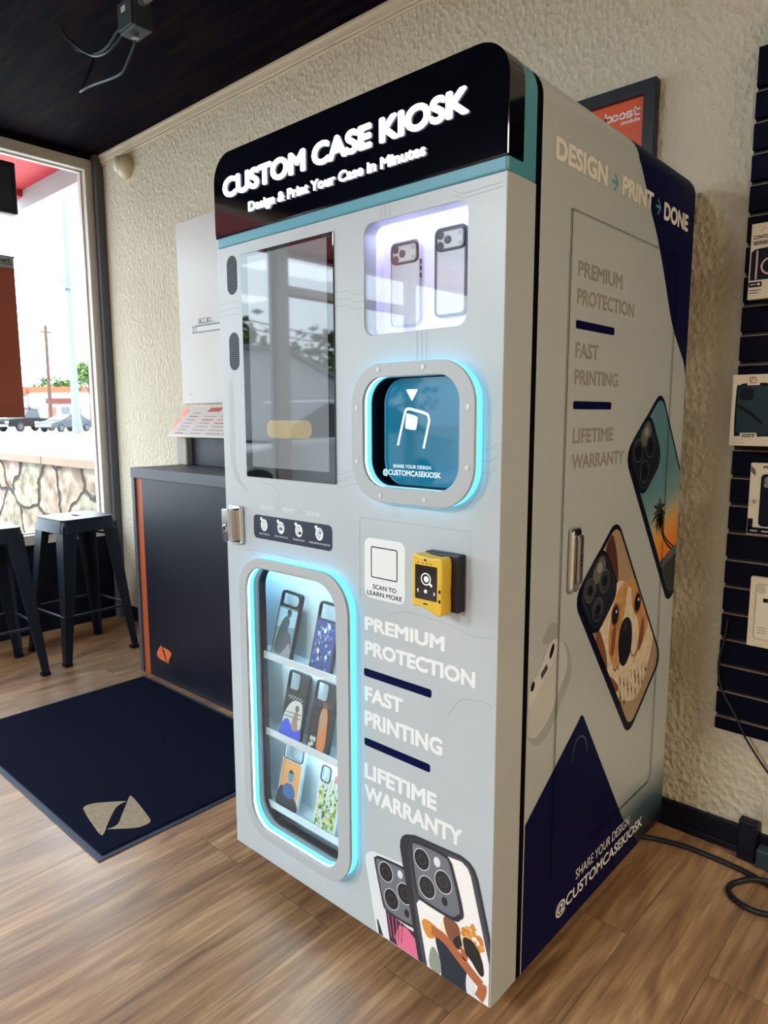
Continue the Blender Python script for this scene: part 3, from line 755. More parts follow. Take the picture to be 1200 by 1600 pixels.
a.stroke(smooth([(.732, .945), (.752, .905), (.790, .870), (.828, .850)], 5, False), .007, palm, 4); a.stroke(smooth([(.742, .940), (.775, .890), (.842, .854)], 5, False), .005, palm, 4)
for (u, v, L0_) in ((.730, .958, .052), (.742, .940, .040)):
    for k in range(13):
        t = k*2*PI/13+.1; L_ = L0_*(1 if k % 2 else .78)
        a.poly([(u, v), (u+L_*.5*math.cos(t+.22), v+L_*.5*math.sin(t+.22)), (u+L_*math.cos(t), v+L_*math.sin(t)-.010), (u+L_*.5*math.cos(t-.18), v+L_*.5*math.sin(t-.18))], palm, 4)
side_cam(a, T1, 5)
a.build('sunset_case_print', K)
# 2: dog portrait case, centre
T2 = tilt(.541, .690); a = Art(SA, .00015)
side_phone(a, T2, mat('dog_fur_backdrop', 'a18a6e', .4), 0)
fur = mat('dog_gold_fur', 'b98a55', .5, noise=.25, nscale=60); furd = mat('dog_rust_fur', '7d4a2c', .5); furw = mat('dog_cream_fur', 'd2c4ae', .5, noise=.15, nscale=70); dark_red = mat('dog_red_collar', '4a211c', .5)
def inside(P):   # keep inside the picture area of case 2: clip in local axes
    ex = (math.cos(ang), math.sin(ang)); ey = (-ex[1], ex[0])
    L_ = [((u-.541)*ey[0]+(v-.690)*ey[1], (u-.541)*ex[0]+(v-.690)*ex[1]) for u, v in P]
    L_ = clip(clip(clip(clip(L_, 0, HW-.008), 0, -HW+.020, False), 1, HL-.014), 1, -HL+.014, False)
    return T2(L_)
a.poly(inside(smooth([(.43, .905), (.46, .935), (.49, .88), (.50, .82), (.47, .80), (.45, .85)], 5)), dark_red, 2)
a.poly(inside(smooth([(.50, .82), (.58, .80), (.66, .79), (.70, .72), (.73, .64), (.70, .56), (.64, .50), (.55, .52), (.48, .58), (.42, .66), (.40, .72), (.45, .77)], 6)), furw, 3)
a.poly(inside(smooth([(.50, .795), (.56, .815), (.62, .800), (.665, .76), (.690, .70), (.680, .655), (.64, .62), (.60, .60), (.53, .60), (.48, .635), (.462, .68), (.470, .74)], 6)), fur, 4)
a.poly(inside(smooth([(.555, .79), (.575, .79), (.590, .74), (.625, .70), (.635, .65), (.60, .60), (.54, .59), (.515, .64), (.525, .70), (.545, .74)], 6)), furw, 5)
a.poly(inside(smooth([(.400, .735), (.43, .70), (.452, .66), (.46, .62), (.43, .62), (.40, .68)], 5)), furd, 5)
a.poly(inside(smooth([(.47, .60), (.50, .585), (.53, .555), (.50, .55), (.47, .575)], 5)), furd, 5)
a.poly(inside(smooth([(.640, .62), (.662, .640), (.668, .680), (.655, .70), (.640, .66)], 5)), furd, 5)
a.poly(inside(smooth([(.48, .705), (.50, .715), (.495, .66), (.478, .65)], 5)), furd, 5)
for (u, v) in ((.492, .743), (.619, .747)):
    a.poly(ell(u, v, .022, .028), furd, 6); a.poly(ell(u, v, .017, .022), lens, 7); a.poly(ell(u+.005, v+.007, .004), palew, 8)
a.poly(smooth([(.526, .708), (.552, .724), (.582, .710), (.594, .67), (.588, .630), (.558, .604), (.528, .620), (.516, .665)], 5), mat('dog_nose', '0a0d1c', .4), 7)
a.poly(smooth([(.535, .70), (.552, .711), (.570, .702), (.552, .692)], 5), mat('dog_nose_shine', '2c2d36', .3), 8)
a.stroke(smooth([(.585, .64), (.605, .615), (.625, .625), (.640, .655)], 4, False), .0035, furd, 7); a.stroke(smooth([(.53, .63), (.51, .605), (.495, .615)], 4, False), .0035, furd, 7)
tuft = mat('dog_tuft', 'bba98e', .5)
for k in range(26):
    u = .53+.022*(k % 8)+.004*(k//8); v = .585-.022*(k//8)-.006*(k % 3)
    a.poly(inside(smooth([(u, v), (u+.010, v-.012), (u+.008, v-.030), (u+.002, v-.014)], 3)), tuft if k % 4 else mat('dog_tuft_dark', '9c8263', .5), 6)
side_cam(a, T2, 10)
a.build('dog_case_print', K)
# 3: black case at the bottom front, with the dark foot of the wrap
a = Art(SA, .00015)
T3 = tilt(.402, .276)
P3 = SC(T3([(q2, p2) for p2, q2 in rrect(-HL, .40, -HW, .30, .012)])) 
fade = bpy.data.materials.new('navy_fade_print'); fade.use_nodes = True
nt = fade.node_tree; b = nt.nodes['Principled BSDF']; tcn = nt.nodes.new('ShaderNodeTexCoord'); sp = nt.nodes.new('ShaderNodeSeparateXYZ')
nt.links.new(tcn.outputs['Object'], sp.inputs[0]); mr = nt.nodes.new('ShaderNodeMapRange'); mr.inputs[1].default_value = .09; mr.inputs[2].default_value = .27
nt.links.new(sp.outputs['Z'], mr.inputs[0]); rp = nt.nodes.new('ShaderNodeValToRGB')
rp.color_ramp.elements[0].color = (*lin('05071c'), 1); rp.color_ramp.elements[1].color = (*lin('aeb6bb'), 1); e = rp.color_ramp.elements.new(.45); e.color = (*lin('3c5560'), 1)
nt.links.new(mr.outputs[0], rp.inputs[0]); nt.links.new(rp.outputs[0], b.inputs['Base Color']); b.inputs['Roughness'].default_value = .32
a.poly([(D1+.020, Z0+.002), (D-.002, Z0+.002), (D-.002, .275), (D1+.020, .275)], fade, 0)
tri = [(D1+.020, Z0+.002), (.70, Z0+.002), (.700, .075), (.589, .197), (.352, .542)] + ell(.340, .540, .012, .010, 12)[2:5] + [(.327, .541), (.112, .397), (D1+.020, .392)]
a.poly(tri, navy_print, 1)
a.stroke(smooth([(.300, .455), (.315, .492), (.340, .502), (.365, .485), (.375, .455)], 5, False), .004, mat('faint_navy_line', '1b2440', .3), 2)
a.text('SHARE YOUR DESIGN', .342, .634, .1575, .024, white_print, 3, bold=.0)
a.text('@CUSTOMCASEKIOSK', .252, .722, .1145, .028, white_print, 3, bold=.02)
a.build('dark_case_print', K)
# 4: white earbud case
a = Art(SA, .00015)
pod = mat('print_white_pod', 'bcbfc0', .35); podd = mat('print_pod_shade', '9a9fa2', .35); podl = mat('print_pod_light', 'c9cccc', .35)
a.poly(SC(smooth([(.10, .60), (.15, .55), (.21, .57), (.255, .62), (.285, .66), (.275, .71), (.255, .735), (.225, .735), (.12, .66)], 5)), podd, 0)
a.poly(SC(smooth([(.10, .60), (.14, .57), (.19, .59), (.235, .64), (.265, .68), (.258, .72), (.225, .74), (.12, .67)], 5)), pod, 1)
a.poly(SC(smooth([(.09, .655), (.12, .685), (.15, .705), (.175, .735), (.20, .755), (.225, .745), (.215, .72), (.16, .675), (.10, .63)], 5)), podl, 2)
a.poly(SC(ell(.198, .733, .007, .016, rot=-.5)), case_k, 3); a.poly(SC(ell(.126, .680, .007, .010, rot=-.5)), case_k, 3)
a.poly(SC([(.155, .697), (.178, .712), (.184, .700), (.160, .684)]), case_g, 3)
a.poly(SC(smooth([(.16, .76), (.185, .79), (.215, .785), (.215, .755), (.19, .75)], 5)), podd, 0)
a.build('earbud_case_print', K)
# door seam and latch
a = Art(SA); a.base = .003
SE = [(.2206, .23), (.2206, 1.580), (.7599, 1.580), (.7599, .246), (.745, .23)]
a.stroke(SE, .0030, seam, closed=True); a.build('service_door_seam', K)
q = MB(); q.prism(rrect(.251, .289, .842, .975, .010), lambda u, v, d: (d, u, v), W, W+.012); lt_ = q.build('door_latch', chrome, K, bevel=.004)
q = MB(); q.prism(rrect(.266, .286, .858, .960, .007), lambda u, v, d: (d, u, v), W+.012, W+.019); q.build('latch_lever', steel, lt_, bevel=.003)
q = MB()
for v in (.918, .908, .898): q.tube([(W+.019, .276, v), (W+.0196, .276, v)], .003, 10)
q.build('latch_lock', black, lt_)
for (x, y) in ((.07, .14), (W-.07, .14), (.07, D-.07), (W-.05, D-.10)):
    q = MB(); q.tube([(x-.012, y, .026), (x+.012, y, .026)], .026, 18); cst = q.build('caster', mat('grey_caster_wheel', '8d8f90', .5), K, bevel=.003)
    q = MB(); q.box(x-.02, x+.02, y-.025, y+.025, .056, .071); q.box(x-.018, x-.013, y-.012, y+.012, .02, .058); q.box(x+.013, x+.018, y-.012, y+.012, .02, .058)
    q.build('caster_fork', steel, cst)

# ------------------------------------------------------------------ phone cases in the kiosk
bumper = mat('black_bumper', '10131a', .4); clearb = mat('frosted_clear_bumper', 'cfdde2', .25); blue_glass = mat('blue_tint_window', '6fb4cc', .15)
def phone_case(loc, label, group, w_, h_, cut, shell_m, art, lean=.235, roll_=0.0, t=.010, cut_r=.008):
    """empty case leaning on a shelf; cut = (u0,u1,v0,v1) camera opening; art(Art) paints the back"""
    o = thing('phone_case', (loc[0], loc[1], loc[2]+w_/2*abs(math.sin(roll_))), label, 'phone case', group, rot=(-lean, roll_, 0))
    fn = lambda u, v, d: (u, d, v)
    c0 = rrect(*cut, cut_r, 5)
    q = MB(); V, Fs = extrude2d(rrect(-w_/2, w_/2, 0, h_, .011), [c0], fn, -t, -t+.002); q.add(V, Fs)
    V, Fs = extrude2d(rrect(-w_/2, w_/2, 0, h_, .011), [rrect(-w_/2+.002, w_/2-.002, .002, h_-.002, .009)], fn, -t+.002, 0); q.add(V, Fs)
    q.build('shell', shell_m, o, local=True, bevel=.0008)
    q = MB(); V, Fs = extrude2d(rrect(cut[0]-.0025, cut[1]+.0025, cut[2]-.0025, cut[3]+.0025, cut_r+.002, 5), [c0], fn, -t-.0016, -t); q.add(V, Fs)
    q.build('camera_rim', bumper, o, local=True)
    A = Art(lambda u, v, l: (u, -t-l, v), .00015); A.cut = cut; art(A, w_, h_); A.build('back_print', o, local=True)
    return o
def band(A, w_, v0, v1, m_, layer=0, e=.004):
    u0, u1, c0, c1 = A.cut; c0 -= .0025
    if v1 <= c0: A.poly(rrect(-w_/2+e, w_/2-e, v0, v1, .004, 3), m_, layer); return
    A.poly(rrect(-w_/2+e, w_/2-e, v0, c0, .004, 3, '1100'), m_, layer)
    for a0, a1 in ((-w_/2+e, u0-.0025), (u1+.0025, w_/2-e)):
        if a1-a0 > .002: A.poly([(a0, c0), (a1, c0), (a1, v1), (a0, v1)], m_, layer)
def photo_art(A, w_, h_):
    band(A, w_, .005, .128, mat('photo_grey_blue', '6e8d9c', .35)); A.poly([(-w_/2+.004, .075), (w_/2-.004, .085), (w_/2-.004, .124), (-w_/2+.004, .124)], mat('photo_sky', '9cc0d0', .35), 1)
    A.poly([(-w_/2+.004, .008), (w_/2-.004, .008), (w_/2-.004, .05), (-w_/2+.004, .07)], mat('photo_rock', '8a9296', .35), 1)
    dk = mat('photo_dark_clothes', '3c4650', .35)
    A.poly(smooth([(.002, .108), (-.012, .098), (-.022, .07), (-.028, .02), (-.005, .012), (.012, .03), (.022, .045), (.030, .03), (.026, .06), (.010, .075), (.012, .095)], 4), dk, 2)
    A.poly(ell(.006, .114, .0075, .009), mat('photo_face', '56504c', .35), 3); A.poly(ell(.005, .119, .008, .006), mat('photo_hair', '1c2024', .35), 4)
def comic_art(A, w_, h_):
    band(A, w_, .005, .122, mat('comic_blue', '23418c', .35)); rnd = random.Random(3)
    cs = [mat('comic_white', 'dbe6ee', .35), mat('comic_sky', '6fa6d6', .35), mat('comic_navy', '141c44', .35), mat('comic_slate', '8193aa', .35)]
    for k in range(70):
        u = rnd.uniform(-w_/2+.009, w_/2-.009); v = rnd.uniform(.010, .117); r = rnd.uniform(.002, .006); n = rnd.choice((3, 4, 5))
        A.poly([(u+r*math.cos(2*PI*i/n+k)*rnd.uniform(.6, 1), v+r*1.3*math.sin(2*PI*i/n+k)) for i in range(n)], rnd.choice(cs), 1+k*.08)
def bench_art(A, w_, h_):
    band(A, w_, .005, .165, mat('night_black', '14151b', .35)); blue = mat('cartoon_blue', '3a4fd0', .35); wood = mat('bench_tan', '9a8668', .35); pale = mat('bench_pale', 'c9cbc6', .35)
    A.poly(smooth([(-.032, .058), (-.012, .092), (.012, .10), (.030, .09), (.032, .03), (0, .02), (-.032, .02)], 4), pale, 1)
    A.poly(smooth([(-.034, .006), (-.034, .036), (-.02, .050), (-.008, .046), (.004, .034), (.016, .03), (.034, .034), (.034, .006)], 4), blue, 2)
    A.poly(smooth([(.002, .03), (.004, .06), (.010, .076), (.018, .074), (.02, .05), (.024, .03)], 4), wood, 3); A.poly(ell(.013, .082, .007, .008), mat('bench_face', '7d5c3a', .35), 4)
    A.stroke([(-.03, .066), (.03, .07)], .002, mat('bench_line', '4d4a46', .35), 3); A.stroke([(-.03, .056), (.03, .06)], .002, mat('bench_line', '4d4a46', .35), 3)
    for k in range(16): A.poly(ell(-.024+.0033*k, .105+.004*math.sin(k*2.1), .0016), pale, 2)
def robe_art(A, w_, h_):
    band(A, w_, .005, .165, mat('night_black', '14151b', .35)); orange = mat('robe_orange', 'c47a45', .35); tan = mat('robe_tan', 'a8876a', .35)
    A.poly(smooth([(.004, .112), (.016, .104), (.022, .07), (.024, .014), (.0, .010), (-.004, .05), (-.006, .09)], 4), orange, 1)
    A.poly(smooth([(.004, .105), (.012, .09), (.006, .05), (-.002, .06), (-.004, .09)], 4), tan, 2); A.poly(ell(.006, .116, .007, .009), mat('robe_hood', '6e4c36', .35), 3)
    for (u, v) in ((-.022, .03), (-.018, .018), (-.026, .012), (-.012, .03)): A.poly(ell(u, v, .005, .006), mat('robe_pale', 'bfc0c4', .35), 2)
    for k in range(20): A.poly(ell(-.03+.003*k, .116+.005*math.sin(k*1.7), .0007), mat('robe_pale', 'bfc0c4', .35), 1)
def portrait_art(A, w_, h_):
    band(A, w_, .005, .125, mat('portrait_orange', 'd99a5c', .35)); dk = mat('portrait_dark', '24222a', .35)
    A.poly(smooth([(-.035, .006), (-.035, .05), (-.02, .058), (.0, .052), (.035, .03), (.035, .006)], 4), dk, 1)
    A.poly(smooth([(-.022, .05), (-.014, .066), (.0, .07), (.016, .066), (.026, .046), (.01, .034), (-.012, .036)], 4), mat('portrait_blue', '2d5b9a', .35), 2)
    A.poly(ell(.002, .088, .011, .015), mat('portrait_skin', '5b95ae', .35), 3); A.poly(smooth([(-.007, .096), (.002, .105), (.012, .096), (.008, .101), (-.004, .102)], 4), mat('portrait_hair', '2a2c3a', .35), 4)
    A.poly(ell(-.002, .090, .0018, .001), dk, 4); A.poly(ell(.006, .090, .0018, .001), dk, 4); A.poly(ell(.002, .080, .003, .001), mat('portrait_lip', '7a4a5a', .35), 4); A.poly([(.001, .089), (.003, .089), (.004, .084), (0, .084)], mat('portrait_nose', '47809a', .35), 4)
def garden_art(A, w_, h_):
    band(A, w_, .005, h_-.006, mat('garden_white', 'c9d2c8', .35)); rnd = random.Random(5)
    cs = [mat('garden_green', '4f9a3a', .35), mat('garden_lime', 'a8c850', .35), mat('garden_dark', '2c5c34', .35), mat('garden_yellow', 'd8cc5a', .35)]
    for k in range(110):
        u = rnd.uniform(-w_/2+.007, w_/2-.007); v = rnd.uniform(.010, .105)**1.0; r = rnd.uniform(.002, .006)
        A.poly(ell(u, v, r*.6, r, 6, rnd.uniform(-.7, .7)), rnd.choice(cs), 1+k*.08)
    A.poly([(.012, .125), (.032, .125), (.032, .150), (.012, .140)], mat('garden_pink', 'd4708a', .35), 1)
    for k in range(5): A.stroke([(-.02+.011*k, .10), (-.016+.011*k, .128)], .001, mat('garden_dark', '2c5c34', .35), 1)
G = 'sample phone cases in the lit showcase'
YS = .0395
shz = [z-.0143 for z in SH]
phone_case((.160, YS, shz[0]), 'black edged phone case with grey-blue photo of a seated person, top shelf left', G, .074, .168, (-.031, .031, .135, .162), bumper, photo_art, roll_=.05, cut_r=.012)
phone_case((.302, YS, shz[0]), 'black edged phone case covered in blue comic drawings, top shelf right', G, .074, .166, (-.032, .032, .126, .160), bumper, comic_art, roll_=.03)
phone_case((.188, YS, shz[1]), 'black phone case with square camera opening and bright blue figure on a bench, middle shelf', G, .076, .170, (-.033, .007, .124, .165), bumper, bench_art, roll_=.01)
phone_case((.287, YS, shz[1]), 'black phone case showing an orange robed figure, middle shelf right', G, .074, .170, (-.032, .008, .124, .165), bumper, robe_art, roll_=.02)
c5 = phone_case((.168, YS, shz[2]), 'clear edged phone case with blue-toned portrait on orange, bottom shelf left', G, .078, .172, (-.034, .034, .130, .166), clearb, portrait_art)
phone_case((.308, YS, shz[2]), 'clear phone case with green garden print and small camera opening, bottom shelf right', G, .078, .160, (-.033, -.004, .118, .153), clearb, garden_art)
# white unprinted window behind the openings shows the showcase lining

def lens_case(loc, label, frame_m, rim_m, full_frame):
    o = thing('phone_case', loc, label, 'phone case', 'clear phone cases in the top display niche')
    w_, h_, t = .073, .160, .009; fn = lambda u, v, d: (u, d, v)
    q = MB(); q.prism(rrect(-w_/2+.002, w_/2-.002, .002, h_-.002, .010), fn, -t+.001, -.001)
    q.build('clear_back', mat('frosted_lavender_back', 'd6d5e8', .3), o, local=True)
    q = MB(); e = .0045 if full_frame else .0012
    V, Fs = extrude2d(rrect(-w_/2, w_/2, 0, h_, .012), [rrect(-w_/2+e, w_/2-e, e, h_-e, .009)], fn, -t, 0); q.add(V, Fs); q.build('bumper_frame', frame_m, o, local=True)
    c0 = (-.0335, .0335, .118, .156)
    q = MB(); V, Fs = extrude2d(rrect(*c0, .010), [rrect(c0[0]+.0035, c0[1]-.0035, c0[2]+.0035, c0[3]-.0035, .007)], fn, -t-.003, -t+.001); q.add(V, Fs); q.build('camera_rim', rim_m, o, local=True)
    q = MB(); q.prism(rrect(-.030, .030, .1215, .1525, .007), fn, -t-.0012, -t+.001); pl = q.build('camera_plate', mat('pale_camera_plate', 'd6d4e0', .3), o, local=True)
    for (u, v) in ((-.022, .146), (-.022, .1275), (-.005, .1365)):
        q = MB(); q.tube([(u, -t-.001, v), (u, -t-.003, v)], .0072, 18); q.build('camera_lens', rim_m if not full_frame else lens, o, local=True)
    q = MB(); q.tube([(.022, -t-.001, .1455), (.022, -t-.0018, .1455)], .0035, 12); q.tube([(.022, -t-.001, .128), (.022, -t-.0018, .128)], .0035, 12); q.build('flash', mat('pale_flash', 'b9b4a8', .3), o, local=True)
    q = MB()
    for v in (.118, .105, .092): q.box(w_/2, w_/2+.0012, -.007, -.003, v-.004, v+.004)
    q.build('side_buttons', bumper, o, local=True)
    return o
lens_case((.548, .0575, 1.3475), 'clear phone case with reddish camera rim, left one in the lit niche', mat('clear_bumper_edge', 'd2d4e8', .2), mat('wine_red_rim', '5a2f3a', .35), False).location.z = 1.3745
lens_case((.658, .0575, 1.383), 'clear phone case with black bumper edge, right one in the lit niche', mat('dark_slate_bumper', '2a3040', .35), mat('dark_slate_bumper', '2a3040', .35), True)

# ------------------------------------------------------------------ floor mat
MT = thing('floor_mat', (-.87, .15, 0), 'navy black doormat with tan emblem lying before the counter', 'mat')
q = MB(); q.box(-1.455, -.283, -.252, .535, 0, .004); q.build('rubber_border', mat('grey_rubber_edge', '2b3348', .55), MT, bevel=.002)
q = MB(); q.box(-1.437, -.301, -.234, .517, .004, .009); q.build('carpet', mat('navy_carpet', '040920', .95, spec=.1, noise=.3, nscale=300, bump=.5, bscale=500), MT, bevel=.002)
a = Art(lambda u, v, l: (u, v, .009+l)); tan = mat('tan_emblem', '8f8068', .9, noise=.25, nscale=150)
a.poly(smooth([(-.561, -.167), (-.569, -.156), (-.564, -.131), (-.541, -.101), (-.512, -.068), (-.499, -.057)], 4, False) + smooth([(-.499, -.057), (-.494, -.091), (-.453, -.132), (-.415, -.164), (-.394, -.18), (-.381, -.193)], 4, False)[1:] + [(-.398, -.195), (-.505, -.179)], tan)
a.poly(smooth([(-.524, -.033), (-.494, -.034), (-.382, -.053), (-.349, -.061), (-.339, -.074), (-.342, -.103), (-.368, -.135), (-.402, -.17)], 3, False) + smooth([(-.402, -.17), (-.402, -.137), (-.448, -.097), (-.498, -.055)], 4, False)[1:], tan)
a.build('emblem', MT)

# ------------------------------------------------------------------ counter
CT = thing('service_counter', (-.9, .75, 0), 'dark grey counter with orange edge stripe and small orange leaf emblem', 'counter')
dark_lam = mat('dark_grey_laminate', '454a53', .5); blk_lam = mat('black_laminate', '0a0d1e', .45, noise=.05, nscale=8, spec=.4)
q = MB(); q.box(-1.54, -.30, .560, .965, .922, .968); q.build('worktop', dark_lam, CT, bevel=.002)
q = MB(); q.box(-1.54, -1.513, .562, .953, 0, .922); q.build('side_panel', dark_lam, CT, bevel=.002)
q = MB(); q.box(-1.513, -1.462, .572, .60, 0, .922); q.build('orange_stripe', mat('orange_laminate', 'a5502c', .5), CT)
q = MB(); q.box(-1.462, -.30, .570, .95, 0, .922); fp = q.build('front_panel', blk_lam, CT)
a = Art(lambda u, v, l: (u, .570-l, v)); om = mat('orange_emblem', 'd2693a', .5)
a.poly(smooth([(-1.357, .164), (-1.39, .129), (-1.396, .108), (-1.380, .096), (-1.345, .092), (-1.318, .090)], 4, False) + [(-1.345, .137)], om)
a.poly(smooth([(-1.350, .156), (-1.303, .154), (-1.277, .146), (-1.273, .137), (-1.293, .11), (-1.304, .082)], 4, False) + [(-1.312, .095), (-1.333, .142)], om)
a.build('emblem', fp)

RS = thing('display_riser', (-1.1, .88, .968), 'black riser box with grey end panel standing on the counter', 'riser')
q = MB(); q.box(-1.535, -1.450, .80, .945, .968, 1.100); q.build('end_panel', mat('warm_grey_panel', '9b968c', .5), RS, bevel=.006)
q = MB(); q.box(-1.450, -.60, .83, .945, .968, 1.100); q.build('riser_box', blk_lam, RS, bevel=.003)
PB = thing('price_board', (-1.1, .80, 1.10), 'tilted clear board with a printed plan sheet on the riser', 'sign board')
def tb(u, v, l):   # u = X, v along the slope
    s_, c_ = math.sin(math.radians(46)), math.cos(math.radians(46)); return (u, .735+v*c_-l*s_, 1.107+v*s_+l*c_)
q = MB(); q.prism([(-1.50, 0), (-.62, 0), (-.62, .198), (-1.487, .198)], tb, -.003, 0); q.build('board', mat('clear_edge_board', 'e2d6c8', .3), PB, bevel=.001)
for x in (-1.40, -.72):
    q = MB(); q.box(x, x+.02, .81, .90, 1.100, 1.15); q.build('support_bracket', mat('clear_bracket', 'b8b4ac', .3), PB)
a = Art(tb); a.poly([(-1.494, .006), (-.63, .006), (-.63, .192), (-1.481, .192)], mat('plan_sheet', 'cdc5c1', .5))
gl = mat('plan_print_grey', '9d9492', .5); rd_ = mat('plan_print_red', 'b5503c', .5)
a.poly([(-1.33, .155), (-1.23, .155), (-1.225, .182), (-1.322, .182)], rd_, 1)
for r_ in range(7):
    for c_ in range(7):
        u0 = -1.46+.125*c_+.003*r_; v0 = .018+.021*r_
        if r_ < 6 or c_ in (0, 4): a.poly([(u0, v0), (u0+.07+.02*((r_*3+c_) % 3), v0), (u0+.07+.02*((r_*3+c_) % 3), v0+.006), (u0, v0+.006)], gl if (r_+c_) % 5 else rd_, 1)
a.build('printed_sheet', PB)
org = mat('orange_leaflet', 'd9653a', .5, noise=.15, nscale=25)
def leaflet(x0, x1, y, z0, z1, lab, curl):
    q = MB(); n = 8; P = []
    for i in range(n+1):
        t = i/n; P.append((x0+(x1-x0)*t, y+curl*math.sin(PI*t)))
    for i in range(n):
        (xa, ya), (xb, yb) = P[i], P[i+1]
        q.hexa([(xa, ya, z0), (xb, yb, z0), (xb, yb+.004, z0), (xa, ya+.004, z0), (xa, ya+.03, z1), (xb, yb+.03, z1), (xb, yb+.034, z1), (xa, ya+.034, z1)])
    o = q.build('leaflet', [org], loc=((x0+x1)/2, y, z0)); tag(o, lab, 'leaflet', 'orange leaflets behind the tilted board')
leaflet(-1.640, -1.48, .872, 1.100, 1.232, 'taller curled orange leaflet behind the tilted plan board', -.012)
leaflet(-1.625, -1.50, .826, 1.100, 1.180, 'shorter orange leaflet at the left end of the tilted board', -.006)

# ------------------------------------------------------------------ poster on the wall
PO = thing('wall_poster', (-1.2, .965, 1.26), 'large white poster with a thin phone outline on the stucco wall', 'poster')
q = MB(); q.box(-1.715, -.70, .958, .968, 1.262, 2.138); q.build('panel', mat('white_poster_board', 'cfcdcb', .45), PO, bevel=.001)
a = Art(lambda u, v, l: (u, .958-l, v)); pk = mat('poster_line', '3c404c', .5); pgr = mat('poster_grey', 'b4b6bb', .5)
a.poly([(-1.594, 1.606), (-1.594, 1.628), (-1.585, 1.634), (-1.0, 1.634), (-1.0, 1.604), (-1.58, 1.603)], pgr)
a.poly([(-1.56, 1.609), (-1.56, 1.629), (-1.0, 1.629), (-1.0, 1.609)], mat('poster_white', 'd8d8d8', .5), 1)
a.stroke(smooth([(-1.0, 1.604), (-1.3, 1.604), (-1.580, 1.604), (-1.594, 1.608), (-1.595, 1.626), (-1.58, 1.634), (-1.3, 1.635), (-1.0, 1.635)], 4, False), .0035, pk, 2)
a.poly([(-1.585, 1.636), (-1.54, 1.652), (-1.43, 1.652), (-1.40, 1.636)], pgr)
a.stroke(rrect(-1.548, -1.440, 1.648, 1.666, .004), .003, pk, 2, closed=True)
for u in (-1.532, -1.505, -1.468): a.poly(rrect(u-.008, u+.008, 1.651, 1.662, .003), pk if u != -1.505 else pgr, 2)
a.poly([(-1.65, 1.307), (-1.625, 1.307), (-1.625, 1.309), (-1.65, 1.309)], pk, 1)
a.build('poster_print', PO)

# motion sensor
MS = thing('motion_sensor', (-2.2, .96, 2.50), 'small cream motion sensor high on the wall by the window', 'sensor')
q = MB(); q.sphere((-2.175, .962, 2.510), .062, .05, .062, 20, 14); q.build('housing', mat('cream_sensor_plastic', 'cbbfa4', .45), MS, smooth_=True, angle=80)
q = MB(); q.sphere((-2.192, .925, 2.518), .036, .022, .044, 16, 12); q.build('lens_cover', mat('cream_sensor_lens', 'd9d0ba', .3), MS, smooth_=True, angle=80)

# ------------------------------------------------------------------ framed picture behind the kiosk
FP = thing('picture_frame', (.53, .955, 1.5), 'black framed orange poster hanging behind the kiosk', 'picture')
q = MB(); V, Fs = extrude2d([(.215, 1.50), (.664, 1.50), (.664, 2.092), (.215, 2.092)], [[(.249, 1.534), (.630, 1.534), (.630, 2.058), (.249, 2.058)]], FR, .940, .969); q.add(V, Fs)
q.build('frame', mat('black_frame', '0e1220', .4), FP, bevel=.002)
q = MB(); q.box(.249, .630, .955, .966, 1.534, 2.058); q.build('poster', mat('orange_poster', 'dc5730', .35), FP)
a = Art(lambda u, v, l: (u, .955-l, v))
def boost(A, u0, u1, base, cap, m_, layer=0, sub=True):
    # wordmark drawn with even strokes: b, linked o o, s, t
    k = (u1-u0)/5.0; h = cap; wd = cap*.2; x = base+h*.36
    P = lambda X, Y: (u0+X*k, base+Y*h)
    A.stroke([P(.06, 1.25), P(.06, .1)], wd, m_, layer); A.stroke(rrect(*(u0+.06*k, u0+.9*k, base+.08*h, base+.72*h), h*.22, 4), wd, m_, layer, closed=True)
    lem = [P(1.95+.85*math.cos(t)/(1+math.sin(t)**2)*1.05, .4+.95*math.sin(t)*math.cos(t)/(1+math.sin(t)**2)) for t in [2*PI*i/40 for i in range(40)]]
    A.stroke(lem, wd, m_, layer, closed=True)
    A.stroke([P(3.85, .72), P(3.15, .72), P(3.05, .55), P(3.15, .4), P(3.75, .4), P(3.87, .24), P(3.75, .08), P(3.0, .08)], wd, m_, layer)
    A.stroke([P(4.25, 1.15), P(4.25, .2), P(4.35, .08), P(4.9, .08)], wd, m_, layer); A.stroke([P(3.95, .74), P(4.95, .74)], wd, m_, layer)
    if sub: A.text('mobile', u0+2.35*k, u1, base-h*.72, cap*.5, m_, layer, bold=.02)
boost(a, .517, .618, 2.013, .021, white_print)
a.poly([(.52, 1.925), (.53, 1.935), (.54, 1.925)], white_print)
a.build('wordmark', FP)

# ------------------------------------------------------------------ slatwall and packages
SW = thing('slatwall_panel', (1.5, .95, .346), 'black slatwall panel on the stucco wall right of the kiosk', 'slatwall')
slat_m = mat('black_slat', '04061a', .6, noise=.1, nscale=15, spec=.08); lip_m = mat('brown_groove_lip', '806a5c', .6)
q = MB(); q.box(.912, 2.30, .955, .9685, .346, 2.085); q.build('backing_board', black, SW)
gz = [.383+.0727*i for i in range(23)]
q = MB(); prev = .346
for z in gz+[2.085]:
    top_ = z if z < 2.08 else 2.085
    q.box(.912, 2.30, .940, .955, prev, top_-.004)
    prev = top_+.008
q.build('slats', slat_m, SW, bevel=.0015)
q = MB()
for z in gz: q.box(.913, 2.299, .9435, .955, z-.004, z-.001)
q.build('groove_lips', lip_m, SW)
q = MB(); q.prism(rrect(.934, 2.28, 2.085, 2.160, .02, 5, '0011'), FR, .945, .9685); q.build('header_board', black, SW, bevel=.002)

